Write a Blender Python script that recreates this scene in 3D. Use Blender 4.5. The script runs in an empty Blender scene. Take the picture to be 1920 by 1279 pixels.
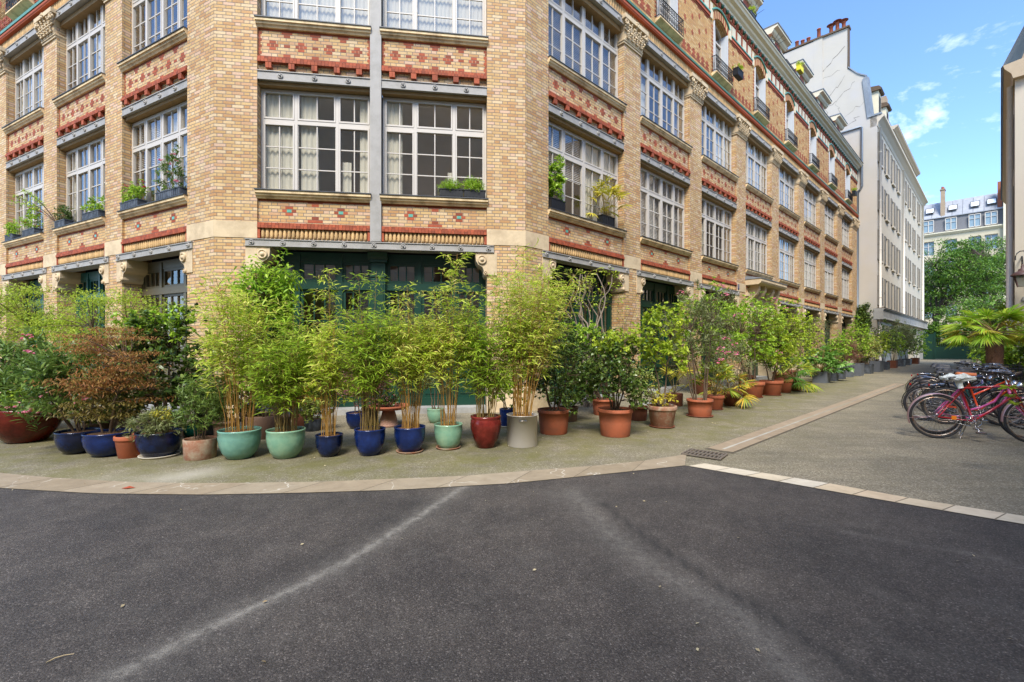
import bpy, math, random
import numpy as np
from mathutils import Matrix, Vector, noise as mnoise
random.seed(7); rng=np.random.default_rng(7)
PI=math.pi; rad=math.radians
sc=bpy.context.scene; COL=sc.collection
# ---------------------------------------------------------------- camera
cam=bpy.data.cameras.new('camera'); co=bpy.data.objects.new('camera',cam); COL.objects.link(co)
co.location=(0,0,1.45); co.rotation_euler=(rad(90),0,0)
cam.sensor_width=36; cam.lens=853/1920*36; cam.shift_y=10.5/1920; cam.clip_start=.05; cam.clip_end=1500
sc.camera=co
# ---------------------------------------------------------------- world, sun, exposure
SUN_EL,SUN_AZ=rad(52),rad(188)      # azimuth clockwise from +Y: the sun stands behind the camera
SKY=.125
w=bpy.data.worlds.new('World'); sc.world=w; w.use_nodes=True
nt=w.node_tree; bg=nt.nodes['Background']; bg.inputs[1].default_value=SKY
sky=nt.nodes.new('ShaderNodeTexSky'); sky.sky_type='NISHITA'; sky.sun_disc=False
sky.sun_elevation=SUN_EL; sky.sun_rotation=SUN_AZ; sky.air_density=1.0; sky.dust_density=.5; sky.ozone_density=1.6
tc=nt.nodes.new('ShaderNodeTexCoord'); mp=nt.nodes.new('ShaderNodeMapping'); mp.inputs['Scale'].default_value=(1,1,1.7); mp.inputs['Location'].default_value=(.9,.35,.55)
nz=nt.nodes.new('ShaderNodeTexNoise'); nz.inputs['Scale'].default_value=4.2; nz.inputs['Detail'].default_value=8; nz.inputs['Roughness'].default_value=.6; nz.inputs['Distortion'].default_value=.2
cr=nt.nodes.new('ShaderNodeValToRGB'); cr.color_ramp.elements[0].position=.55; cr.color_ramp.elements[1].position=.74
mx=nt.nodes.new('ShaderNodeMixRGB'); mx.inputs[2].default_value=(7.0,7.3,7.8,1)
nt.links.new(tc.outputs['Generated'],mp.inputs[0]); nt.links.new(mp.outputs[0],nz.inputs[0]); nt.links.new(nz.outputs[0],cr.inputs[0])
nt.links.new(cr.outputs[0],mx.inputs[0]); tn=nt.nodes.new('ShaderNodeMixRGB'); tn.blend_type='MULTIPLY'; tn.inputs[0].default_value=1; tn.inputs[2].default_value=(.76,.92,1.12,1); nt.links.new(sky.outputs[0],tn.inputs[1]); nt.links.new(tn.outputs[0],mx.inputs[1]); nt.links.new(mx.outputs[0],bg.inputs[0])
sl=bpy.data.lights.new('sun','SUN'); sl.energy=2.3; sl.angle=rad(22); sl.color=(1,.945,.86)
so=bpy.data.objects.new('sun',sl); COL.objects.link(so)
sd=Vector((math.sin(SUN_AZ)*math.cos(SUN_EL),math.cos(SUN_AZ)*math.cos(SUN_EL),math.sin(SUN_EL)))
so.rotation_euler=sd.to_track_quat('Z','Y').to_euler(); so.location=sd*40
sc.view_settings.view_transform='Standard'; sc.view_settings.look='None'; sc.view_settings.gamma=1
sc.view_settings.exposure=1.45
sc.cycles.max_bounces=8; sc.cycles.transparent_max_bounces=12; sc.cycles.caustics_reflective=False; sc.cycles.caustics_refractive=False
# ---------------------------------------------------------------- materials
def lin(c):
    return tuple(((v/255)/12.92 if v/255<=.04045 else ((v/255+.055)/1.055)**2.4) for v in c)
class NT:
    def __init__(s,name):
        s.m=bpy.data.materials.new(name); s.m.use_nodes=True; s.t=s.m.node_tree; s.b=s.t.nodes['Principled BSDF']; s.o=s.t.nodes['Material Output']
    def n(s,t,**k):
        x=s.t.nodes.new('ShaderNode'+t)
        for a,v in k.items(): setattr(x,a,v)
        return x
    def L(s,a,b): s.t.links.new(a,b)
    def _in(s,x,i,v):
        if v is None: return
        if hasattr(v,'is_linked'): s.L(v,x.inputs[i])
        else: x.inputs[i].default_value=v
    def M(s,op,a,b=None,c=None):
        x=s.n('Math',operation=op); s._in(x,0,a); s._in(x,1,b); s._in(x,2,c); return x.outputs[0]
    def mix(s,f,a,b,bt='MIX'):
        x=s.n('MixRGB',blend_type=bt); s._in(x,0,f); s._in(x,1,a if hasattr(a,'is_linked') else (*a,1)[:4]); s._in(x,2,b if hasattr(b,'is_linked') else (*b,1)[:4]); return x.outputs[0]
    def noise(s,vec,scale,detail=4,rough=.55,dist=0):
        x=s.n('TexNoise'); s.L(vec,x.inputs[0]); x.inputs['Scale'].default_value=scale; x.inputs['Detail'].default_value=detail; x.inputs['Roughness'].default_value=rough; x.inputs['Distortion'].default_value=dist; return x.outputs[0]
    def ramp(s,f,stops,const=False):
        x=s.n('ValToRGB'); e=x.color_ramp.elements
        if const: x.color_ramp.interpolation='CONSTANT'
        while len(e)<len(stops): e.new(.5)
        for q,(p,c) in zip(e,stops): q.position=p; q.color=(*c,1) if len(c)==3 else c
        s._in(x,0,f); return x.outputs[0]
    def coord(s,k='Object'): return s.n('TexCoord').outputs[k]
    def geo(s,k): return s.n('NewGeometry').outputs[k]
    def bump(s,h,dist,st=1.0):
        x=s.n('Bump'); x.inputs['Strength'].default_value=st; x.inputs['Distance'].default_value=dist; s.L(h,x.inputs['Height']); s.L(x.outputs[0],s.b.inputs['Normal']); return x
    def col(s,v): s._in(s.b,'Base Color',v)
    def rough(s,v): s._in(s.b,'Roughness',v)
def pbr(name,col,rough=.6,metal=0,var=.12,scale=6,bump=0,coat=0,dirt=None,dirtcol=None,islands=0,sc2=None):
    k=NT(name); c=lin(col); p=k.geo('Position')
    f=k.noise(p,scale,5); f=k.M('MULTIPLY_ADD',f,2*var,1-var)
    if islands:
        r=k.geo('Random Per Island'); f=k.M('MULTIPLY',f,k.M('MULTIPLY_ADD',r,2*islands,1-islands))
    hs=k.n('HueSaturation'); hs.inputs['Color'].default_value=(*c,1); k.L(f,hs.inputs['Value']); out=hs.outputs[0]
    if dirt:
        g=k.noise(p,dirt,6,.65); g=k.ramp(g,[(.45,(0,0,0)),(.7,(1,1,1))]); out=k.mix(g,out,lin(dirtcol))
    k.col(out); k.rough(rough); k.b.inputs['Metallic'].default_value=metal
    if coat: k.b.inputs['Coat Weight'].default_value=coat; k.b.inputs['Coat Roughness'].default_value=.08
    if bump: k.bump(k.noise(p,sc2 or scale*5,5),bump)
    return k.m
def brick(name,pal,mortar,ch=.0675,su=.23,hd=.115,tint=None,mj=.009,nobump=False):
    k=NT(name); s=k.n('SeparateXYZ'); k.L(k.coord('UV'),s.inputs[0]); u,v=s.outputs[0],s.outputs[1]
    P=su+hd; r=k.M('DIVIDE',v,ch); row=k.M('FLOOR',r); fv=k.M('SUBTRACT',r,row)
    par=k.M('FLOORED_MODULO',row,2); uu=k.M('DIVIDE',k.M('ADD',u,k.M('MULTIPLY',par,P/2+0.0)),P); cell=k.M('FLOOR',uu); fu=k.M('MULTIPLY',k.M('SUBTRACT',uu,cell),P)
    head=k.M('GREATER_THAN',fu,su); e0=k.M('MULTIPLY',head,su); lu=k.M('SUBTRACT',fu,e0); ln=k.M('MULTIPLY_ADD',head,hd-su,su)
    du=k.M('MINIMUM',lu,k.M('SUBTRACT',ln,lu)); dv=k.M('MULTIPLY',k.M('MINIMUM',fv,k.M('SUBTRACT',1,fv)),ch)
    d=k.M('MINIMUM',du,dv); wob=k.noise(k.geo('Position'),60,3); d=k.M('ADD',d,k.M('MULTIPLY_ADD',wob,.004,-.002))
    m=k.n('MapRange'); k._in(m,0,d); m.inputs[1].default_value=mj*.35; m.inputs[2].default_value=mj*.75; msk=m.outputs[0]
    cv=k.n('CombineXYZ'); k._in(cv,0,k.M('MULTIPLY_ADD',cell,2.0,head)); k._in(cv,1,row); wn=k.n('TexWhiteNoise'); k.L(cv.outputs[0],wn.inputs[0])
    st=[(i/len(pal),lin(c)) for i,c in enumerate(pal)]
    c=k.ramp(wn.outputs['Value'],st,True)
    g=k.noise(k.geo('Position'),35,5,.7); c=k.mix(.4,c,k.ramp(g,[(.25,(.6,.56,.5)),(.75,(1.35,1.3,1.25))]),'MULTIPLY')
    g2=k.noise(k.geo('Position'),.7,4,.6); c=k.mix(.5,c,k.ramp(g2,[(.3,(.72,.7,.68)),(.7,(1.12,1.1,1.06))]),'MULTIPLY')
    k.col(k.mix(msk,lin(mortar),c)); k.rough(.78)
    k.bump(k.M('ADD',msk,k.M('MULTIPLY',g,.3)),.004,.6)
    return k.m
BUFF=brick('buff_brick',[(202,170,116),(208,178,130),(193,156,102),(203,174,133),(190,148,98),(206,172,142),(197,161,108),(211,186,146),(194,153,112),(201,166,112),(182,139,90),(207,173,122)],(114,104,94),mj=.011)
OCHRE=brick('ochre_brick',[(205,160,94),(196,148,84),(210,172,112),(200,156,92),(213,180,122),(190,142,80),(202,156,100)],(112,96,80),mj=.011)
RED=pbr('red_brick',(152,74,44),.8,var=.3,scale=14,islands=.3,bump=.003)
REDC=brick('red_course',[(178,84,50),(168,76,48),(186,94,60),(160,72,48),(182,88,52)],(120,96,84))
TEAL=pbr('teal_glazed_brick',(92,160,142),.3,var=.2,islands=.15)
BILLET=pbr('billet_brick',(196,160,108),.75,var=.3,scale=9,islands=.18,bump=.003)
STONE=pbr('limestone',(208,186,150),.85,var=.14,scale=3,bump=.004,dirt=2.2,dirtcol=(176,154,122))
SILL=pbr('sill_moulding',(224,198,152),.8,var=.15,scale=4,dirt=3,dirtcol=(150,124,88))
IRON=pbr('painted_iron',(158,154,147),.6,var=.06,scale=5,dirt=4,dirtcol=(142,138,130))
ZINC=pbr('zinc',(122,128,134),.6,metal=.25,var=.2,scale=3,dirt=1.5,dirtcol=(140,146,150))
WHITE=pbr('white_joinery',(194,186,174),.45,var=.06,scale=3)
SOFFIT=pbr('timber_soffit',(150,120,78),.8,var=.3,scale=8)
GREEN=pbr('dark_green_paint',(15,56,42),.4,var=.2,scale=4)
TEALP=pbr('teal_paint',(26,84,76),.4,var=.2,scale=4)
OLIVE=pbr('olive_brown_paint',(88,80,58),.45,var=.2,scale=4)
INT=pbr('interior_plaster',(176,156,132),.9,var=.3,scale=1.5)
DARK=pbr('dark_void',(38,34,30),.9)
BLACK=pbr('black_iron',(30,31,33),.5,metal=.3)
def glass(name,tint=(.75,.78,.76),base=.10,rough=.015):
    k=NT(name); t=k.n('BsdfTransparent'); t.inputs[0].default_value=(*tint,1); g=k.n('BsdfGlossy'); g.inputs['Roughness'].default_value=rough; g.inputs[0].default_value=(.9,.92,.93,1)
    lw=k.n('LayerWeight'); lw.inputs[0].default_value=.5; frf=k.M('MULTIPLY',k.M('POWER',lw.outputs['Facing'],3.5),.85); nz_=k.noise(k.geo('Position'),1.3,2); bp=k.n('Bump'); bp.inputs['Distance'].default_value=.02; bp.inputs['Strength'].default_value=.25; k.L(nz_,bp.inputs['Height']); k.L(bp.outputs[0],g.inputs['Normal'])
    m=k.n('MixShader'); k.L(k.M('ADD',frf,base),m.inputs[0]); k.L(t.outputs[0],m.inputs[1]); k.L(g.outputs[0],m.inputs[2]); k.L(m.outputs[0],k.o.inputs[0]); return k.m
GLASS=glass('window_glass',(.92,.92,.9),.13)
def curtain_mat(name,c):
    k=NT(name); k.col((*lin(c),1)); k.rough(.9); return k.m
CURT=curtain_mat('curtain_cloth',(206,200,182)); BLIND=curtain_mat('blind_slats',(214,206,194))
def leaf(name,cols,tr=.45,rough=.5,spec=.4):
    k=NT(name); r=k.geo('Random Per Island'); st=[(i/(len(cols)-1),lin(c)) for i,c in enumerate(cols)]
    c=k.ramp(r,st); g=k.noise(k.geo('Position'),2.4,3); c=k.mix(.6,c,k.ramp(g,[(.3,(.8,.82,.75)),(.7,(1.4,1.35,1.15))]),'MULTIPLY')
    k.col(c); k.rough(rough); k.b.inputs['Specular IOR Level'].default_value=spec
    t=k.n('BsdfTranslucent'); k.L(k.mix(.35,c,(1.0,1.0,.25),'MIX'),t.inputs[0]) if False else k.L(c,t.inputs[0])
    m=k.n('MixShader'); m.inputs[0].default_value=tr; k.L(k.b.outputs[0],m.inputs[1]); k.L(t.outputs[0],m.inputs[2]); k.L(m.outputs[0],k.o.inputs[0]); return k.m
LBAM=leaf('bamboo_leaf',[(140,170,44),(182,204,62),(208,222,88),(156,184,54),(226,230,120),(204,186,110)],.5)
LBAMD=leaf('bamboo_leaf_deep',[(116,150,40),(148,180,52),(178,202,68),(128,160,46)],.5)
LDARK=leaf('glossy_dark_leaf',[(52,76,32),(74,100,40),(104,128,56),(62,88,36),(140,156,76)],.3,.3,.6)
LMID=leaf('mid_green_leaf',[(104,142,38),(134,172,50),(166,196,64),(188,208,84)],.45,.4)
LLIME=leaf('lime_leaf',[(136,164,40),(166,188,54),(192,204,70),(118,148,40)],.45)
LGREY=leaf('grey_green_leaf',[(106,116,68),(132,140,90),(94,106,58),(160,164,120)],.35)
LRED=leaf('russet_maple_leaf',[(152,98,58),(168,116,70),(130,88,52),(160,130,74),(136,116,60)],.45,.55,.25)
LMAPLE=leaf('green_maple_leaf',[(136,164,46),(162,182,58),(184,198,76),(118,146,44)],.5)
LPALM=leaf('palm_leaf',[(110,144,46),(146,170,56),(186,180,52),(96,128,44)],.3)
LYEL=leaf('yellow_leaf',[(206,180,44),(184,178,60),(168,170,52),(214,196,90)],.3)
LTREE=leaf('tree_leaf',[(52,86,28),(78,116,38),(116,150,52),(62,98,32)],.33)
LOLE=leaf('oleander_leaf',[(72,98,42),(96,124,54),(126,150,74),(82,108,46)],.35,.4)
FPINK=leaf('pink_petal',[(224,130,164),(236,160,184),(214,110,150)],.4); FRED=leaf('crimson_petal',[(176,40,70),(196,60,90)],.3)
FPLUM=leaf('plum_leaf',[(150,90,96),(176,116,118),(130,74,84)],.35)
CULM=pbr('bamboo_culm',(164,124,60),.5,var=.3,scale=9,islands=.3); CULMG=pbr('bamboo_culm_dull',(134,112,62),.55,var=.3,scale=9,islands=.3)
BARK=pbr('bark',(96,78,60),.9,var=.35,scale=20,bump=.004); SOIL=pbr('soil',(112,82,54),.95,var=.5,scale=60,bump=.01)
FIBER=pbr('palm_trunk_fibre',(112,80,62),.95,var=.4,scale=30,bump=.02)
def glaze(name,c,c2):
    k=NT(name); p=k.geo('Position'); g=k.noise(p,7,5,.6); k.col(k.mix(k.ramp(g,[(.4,(0,0,0)),(.72,(1,1,1))]),lin(c),lin(c2))); k.rough(.18); k.b.inputs['Coat Weight'].default_value=.2; k.b.inputs['Coat Roughness'].default_value=.15; k.b.inputs['Specular IOR Level'].default_value=.35; k.bump(k.noise(p,12,3),.004); return k.m
GBLUE=glaze('blue_glaze',(17,34,80),(26,50,108)); GNAVY=glaze('navy_glaze',(15,23,50),(22,42,86)); GSAGE=glaze('sage_glaze',(118,160,134),(146,178,146)); GAQUA=glaze('aqua_glaze',(104,150,136),(124,170,150)); GRED=glaze('oxblood_glaze',(84,24,20),(122,42,34)); GTURQ=glaze('turquoise_glaze',(30,140,130),(50,160,150))
TERRA=pbr('terracotta_pot',(168,92,60),.8,var=.14,scale=7,dirt=5,dirtcol=(142,84,60)); TERRAO=pbr('weathered_terracotta',(150,104,80),.9,var=.2,scale=9,dirt=7,dirtcol=(176,164,140),bump=.003)
TERRAD=pbr('dark_terracotta',(120,70,48),.85,var=.2,scale=7); BROWNP=pbr('brown_plastic',(112,86,70),.6); PINKP=pbr('dusty_pink_clay',(176,136,116),.85,var=.12)
GREYP=pbr('grey_planter',(96,100,106),.6,var=.12,scale=5); GREYD=pbr('dark_grey_planter',(62,66,72),.6,var=.15,scale=6,dirt=6,dirtcol=(96,102,110))
CREAMS=pbr('cream_saucer',(196,188,170),.7)
def steel():
    k=NT('brushed_steel'); p=k.coord('Object'); mpn=k.n('Mapping'); k.L(p,mpn.inputs[0]); mpn.inputs['Scale'].default_value=(3,3,90); f=k.noise(mpn.outputs[0],3,3); k.col((*lin((205,198,188)),1)); k.b.inputs['Metallic'].default_value=.5; k.rough(k.M('MULTIPLY_ADD',f,.25,.28)); return k.m
STEEL=steel(); CHROME=pbr('chrome',(190,190,190),.25,metal=1,var=.05,dirt=30,dirtcol=(140,110,90)); RUBBER=pbr('rubber_tyre',(44,42,42),.75,var=.2); 
PLAST=pbr('grey_render',(184,176,162),.9,var=.1,scale=.8,bump=.003,dirt=.7,dirtcol=(182,176,168)); PLASTD=pbr('beige_render',(160,140,116),.9,var=.12,scale=.8,dirt=.9,dirtcol=(146,126,104)); PLASTB=pbr('facade_render',(188,178,158),.9,var=.08,scale=1,dirt=1.2,dirtcol=(190,178,160))
SHUT=pbr('grey_shutter',(122,116,106),.6,var=.15,islands=.12); CREAM=pbr('cream_moulding',(214,204,176),.8,var=.1,scale=2); BOSS=pbr('green_glazed_boss',(38,84,66),.25,var=.2); SLATE=pbr('slate',(104,104,106),.8,var=.35,scale=9,islands=.2); BRT=pbr('distant_stone',(196,184,156),.9,var=.12,scale=1)
CONC=pbr('concrete_ledge',(156,154,148),.9,var=.15,scale=1.2,dirt=2,dirtcol=(130,128,122)); CHIM=pbr('chimney_clay',(140,72,46),.8,var=.2,islands=.2); DKMETAL=pbr('dark_zinc_trim',(74,76,78),.5,metal=.4); PALEP=pbr('pale_parapet_panel',(206,178,132),.85,var=.15,scale=6)
def paint(name,c,rough=.25,dirt=True): return pbr(name,c,rough,var=.08,scale=20,coat=.5,dirt=25 if dirt else None,dirtcol=tuple(int(v*.6+40) for v in c))
# ground materials
def attr(k,n): a=k.n('Attribute'); a.attribute_name=n; return a.outputs['Fac']
def asphalt_new():
    k=NT('fresh_asphalt'); p=k.geo('Position'); v=k.n('TexVoronoi'); k.L(p,v.inputs[0]); v.inputs['Scale'].default_value=150
    wnc=k.n('SeparateXYZ'); k.L(v.outputs['Color'],wnc.inputs[0]); r=wnc.outputs[0]
    c=k.ramp(r,[(0,(.034,.029,.0245)),(.5,(.056,.048,.041)),(.85,(.078,.067,.057)),(.96,(.108,.094,.08)),(1,(.17,.15,.13))])
    g=k.noise(p,1.1,6,.62); c=k.mix(.85,c,k.ramp(g,[(.32,(.70,.70,.71)),(.68,(1.4,1.36,1.3))]),'MULTIPLY'); gl_=k.noise(p,.33,5,.6,.5); c=k.mix(.6,c,k.ramp(gl_,[(.35,(.78,.78,.8)),(.65,(1.25,1.22,1.18))]),'MULTIPLY')
    g3=k.noise(p,9,5,.7); c=k.mix(.6,c,k.ramp(g3,[(.3,(.7,.7,.7)),(.7,(1.3,1.3,1.3))]),'MULTIPLY')
    d=attr(k,'dust'); dm=k.M('MULTIPLY',d,k.ramp(k.noise(p,14,8,.85),[(.36,(.05,.05,.05)),(.66,(1,1,1))])); c=k.mix(dm,c,lin((150,144,132)))
    pt=k.ramp(k.noise(p,2.6,9,.75,.6),[(.50,(0,0,0)),(.72,(1,1,1))]); c=k.mix(k.M('MULTIPLY',pt,.10),c,lin((150,144,132)))
    dk=attr(k,'dark'); c=k.mix(k.M('MULTIPLY',dk,.75),c,(.012,.012,.012))
    k.col(c); k.rough(.82); k.b.inputs['Specular IOR Level'].default_value=.35
    h=k.M('ADD',k.M('MULTIPLY',v.outputs['Distance'],-1.2),k.M('MULTIPLY',g3,.5)); k.bump(h,.0035,.8); return k.m
def asphalt_old():
    k=NT('worn_asphalt'); p=k.geo('Position'); v=k.n('TexVoronoi'); k.L(p,v.inputs[0]); v.inputs['Scale'].default_value=95
    s_=k.n('SeparateXYZ'); k.L(v.outputs['Color'],s_.inputs[0]); c=k.ramp(s_.outputs[0],[(0,lin((100,92,76))),(.5,lin((126,117,98))),(.85,lin((140,132,112))),(1,lin((172,163,144)))])
    g=k.noise(p,.9,7,.65,.3); c=k.mix(.85,c,k.ramp(g,[(.3,(.68,.68,.68)),(.7,(1.25,1.22,1.18))]),'MULTIPLY')
    mpn=k.n('Mapping'); k.L(p,mpn.inputs[0]); mpn.inputs['Rotation'].default_value=(0,0,rad(43)); mpn.inputs['Scale'].default_value=(.5,3.5,1); g4=k.noise(mpn.outputs[0],1.3,6,.6); c=k.mix(.55,c,k.ramp(g4,[(.35,(.74,.73,.7)),(.65,(1.15,1.14,1.1))]),'MULTIPLY')
    mo=attr(k,'moss'); gm=k.ramp(k.noise(p,2.3,7,.7,.4),[(.34,(0,0,0)),(.62,(1,1,1))]); f=k.M('MULTIPLY',mo,gm); c=k.mix(k.M('MULTIPLY',f,.75),c,lin((100,96,40)))
    pa=attr(k,'pale'); c=k.mix(k.M('MULTIPLY',pa,.6),c,lin((176,168,150)))
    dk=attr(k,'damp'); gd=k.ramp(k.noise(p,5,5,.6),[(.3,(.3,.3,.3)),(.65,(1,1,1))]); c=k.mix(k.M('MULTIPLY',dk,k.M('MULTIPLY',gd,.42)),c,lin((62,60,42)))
    k.col(c); k.rough(.88); k.bump(k.M('ADD',k.M('MULTIPLY',v.outputs['Distance'],-1.0),g),.003,.7); return k.m
def band_mat(name,cols,scale=1.2,cr=.5):
    k=NT(name); p=k.geo('Position'); r=k.geo('Random Per Island'); c=k.ramp(r,[(i/(len(cols)-1),lin(q)) for i,q in enumerate(cols)])
    g=k.noise(p,6,7,.7,.3); c=k.mix(.7,c,k.ramp(g,[(.3,(.74,.7,.64)),(.7,(1.14,1.13,1.1))]),'MULTIPLY')
    v=k.n('TexVoronoi'); v.feature='DISTANCE_TO_EDGE'; v.inputs['Scale'].default_value=2.1; dn=k.n('Mapping'); 
    nzv=k.n('TexNoise'); nzv.inputs['Scale'].default_value=4; k.L(p,nzv.inputs[0]); ad=k.n('VectorMath'); ad.operation='ADD'; k.L(p,ad.inputs[0]); sc_=k.n('VectorMath'); sc_.operation='SCALE'; k.L(nzv.outputs['Color'],sc_.inputs[0]); sc_.inputs['Scale'].default_value=.4; k.L(sc_.outputs[0],ad.inputs[1]); k.L(ad.outputs[0],v.inputs[0])
    e=k.ramp(v.outputs[0],[(0,(1,1,1)),(.018,(0,0,0))]); e=k.M('MULTIPLY',e,k.ramp(k.noise(p,2.2,3),[(.5,(0,0,0)),(.6,(1,1,1))])); c=k.mix(k.M('MULTIPLY',e,cr),c,lin((214,206,190)))
    k.col(c); k.rough(.85); k.bump(k.noise(p,70,4),.003,.7); return k.m
AS_NEW=asphalt_new(); AS_OLD=asphalt_old(); BANDM=band_mat('stone_band',[(148,132,108),(154,139,116),(141,126,102),(158,144,122)],cr=.8); KERBM=band_mat('pale_setts',[(206,194,172),(196,180,152),(208,198,178),(200,170,130),(202,186,158),(204,190,164)],cr=.1)
CHANM=band_mat('channel_concrete',[(146,129,106),(153,136,113)],cr=.0)
# ---------------------------------------------------------------- mesh tools
class MB:
    def __init__(s): s.v=[];s.f=[];s.uv=[];s.mi=[];s.m=0;s.sm=[]
    def face(s,pts,uv=None,smooth=False):
        b=len(s.v); s.v+= [tuple(p) for p in pts]; s.f.append(tuple(range(b,b+len(pts)))); s.mi.append(s.m); s.sm.append(smooth)
        if uv is None:
            a=Vector(pts[1])-Vector(pts[0]); c=Vector(pts[2])-Vector(pts[0]); n=a.cross(c); ax=max(range(3),key=lambda i:abs(n[i]))
            uv=[((p[0],p[2]) if ax==1 else (p[1],p[2]) if ax==0 else (p[0],p[1])) for p in pts]
        s.uv+=uv
    def box(s,x0,x1,y0,y1,z0,z1):
        a=(x0,y0,z0);b=(x1,y0,z0);c=(x1,y1,z0);d=(x0,y1,z0);e=(x0,y0,z1);f=(x1,y0,z1);g=(x1,y1,z1);h=(x0,y1,z1)
        for q in ((a,b,f,e),(b,c,g,f),(c,d,h,g),(d,a,e,h),(e,f,g,h),(d,c,b,a)): s.face(q)
        return s
    def mesh(s,V,F,smooth=True):
        b=len(s.v); s.v+=[tuple(p) for p in V]
        for f in F: s.f.append(tuple(b+i for i in f)); s.mi.append(s.m); s.sm.append(smooth); s.uv+=[(V[i][0],V[i][2]) for i in f]
        return s
    def prism(s,poly,y0,y1,ax='y'):    # poly in (x,z), counter-clockwise seen from -y
        def P(p,y): return (p[0],y,p[1]) if ax=='y' else (y,p[0],p[1]) if ax=='x' else (p[0],p[1],y)
        n=len(poly); s.face([P(p,y0) for p in poly]); s.face([P(p,y1) for p in reversed(poly)])
        for i in range(n):
            a,b=poly[i],poly[(i+1)%n]; s.face([P(b,y0),P(a,y0),P(a,y1),P(b,y1)])
        return s
    def profile(s,prof,x0,x1):         # prof of (y,z) outline extruded along x
        return s.prism(prof,x0,x1,'x')
    def tube(s,pts,r,r1=None,n=8,cap=True):
        pts=[Vector(p) for p in pts]; m=len(pts); V=[];F=[]
        up=Vector((0,0,1))
        for i,p in enumerate(pts):
            t=(pts[min(i+1,m-1)]-pts[max(i-1,0)]); t=t.normalized() if t.length>1e-9 else up
            a=t.cross(up if abs(t.z)<.95 else Vector((1,0,0))).normalized(); b=t.cross(a)
            rr=r if r1 is None else r+(r1-r)*i/(m-1)
            for j in range(n): q=2*PI*j/n; V.append(p+a*math.cos(q)*rr+b*math.sin(q)*rr)
        for i in range(m-1):
            for j in range(n): F.append((i*n+j,(i*n+(j+1)%n),(i+1)*n+(j+1)%n,(i+1)*n+j))
        if cap: F.append(tuple(range(n))); F.append(tuple((m-1)*n+j for j in reversed(range(n))))
        return s.mesh(V,F)
    def lathe(s,prof,c=(0,0,0),n=28,sx=1,sy=1,sm=True):
        V=[];F=[];m=len(prof)
        for r,z in prof:
            for j in range(n): q=2*PI*j/n; V.append((c[0]+r*sx*math.cos(q),c[1]+r*sy*math.sin(q),c[2]+z))
        for i in range(m-1):
            for j in range(n): F.append((i*n+j,i*n+(j+1)%n,(i+1)*n+(j+1)%n,(i+1)*n+j))
        return s.mesh(V,F,sm)
    def torus(s,c,R,r,ax='y',n=36,k=8,a0=0,a1=2*PI,flat=1):
        V=[];F=[];full=abs(a1-a0-2*PI)<1e-6; N=n if full else n+1
        for i in range(N):
            q=a0+(a1-a0)*i/n
            for j in range(k):
                t=2*PI*j/k; rr=R+r*math.cos(t); h=r*math.sin(t)*flat
                x,z=rr*math.cos(q),rr*math.sin(q)
                V.append((c[0]+x,c[1]+h,c[2]+z) if ax=='y' else (c[0]+x,c[1]+z,c[2]+h))
        for i in range(n):
            for j in range(k): F.append((i*k+j,i*k+(j+1)%k,((i+1)%N)*k+(j+1)%k,((i+1)%N)*k+j))
        return s.mesh(V,F)
    def ball(s,c,r,n=10,m=7,sq=(1,1,1)):
        V=[];F=[]
        for i in range(m+1):
            t=PI*i/m
            for j in range(n): q=2*PI*j/n; V.append((c[0]+r*sq[0]*math.sin(t)*math.cos(q),c[1]+r*sq[1]*math.sin(t)*math.sin(q),c[2]+r*sq[2]*math.cos(t)))
        for i in range(m):
            for j in range(n): F.append((i*n+j,(i+1)*n+j,(i+1)*n+(j+1)%n,i*n+(j+1)%n))
        return s.mesh(V,F)
    def build(s,name,mats,parent=None,M=None,label=None):
        me=bpy.data.meshes.new(name); me.from_pydata(s.v,[],s.f)
        if not isinstance(mats,(list,tuple)): mats=[mats]
        for m in mats: me.materials.append(m)
        uvl=me.uv_layers.new(name='UVMap'); uvl.data.foreach_set('uv',np.array(s.uv,dtype=np.float32).ravel())
        me.polygons.foreach_set('material_index',s.mi); me.polygons.foreach_set('use_smooth',s.sm); me.update()
        return link(name,me,parent,M,label)
def link(name,me,parent=None,M=None,label=None):
    o=bpy.data.objects.new(name,me); COL.objects.link(o)
    if parent is not None: o.parent=parent
    if M is not None: o.matrix_local=M
    if label: o['label']=label
    return o
def tag(o,label=None,cat=None,group=None,kind=None):
    if label: o['label']=label
    if cat: o['category']=cat
    if group: o['group']=group
    if kind: o['kind']=kind
    return o
def thing(name,label,cat,loc=(0,0,0),rz=0,group=None):
    o=bpy.data.objects.new(name,None); COL.objects.link(o); o.location=loc; o.rotation_euler=(0,0,rz); o.empty_display_size=.2
    return tag(o,label,cat,group)
KIDS={}
def dup(o,parent=None,M=None):
    c=o.copy(); COL.objects.link(c)
    if parent is not None: c.parent=parent
    if M is not None: c.matrix_local=M
    for ch in [x for x in list(o.children)]:
        dup(ch,c,ch.matrix_local.copy())
    return c
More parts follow.
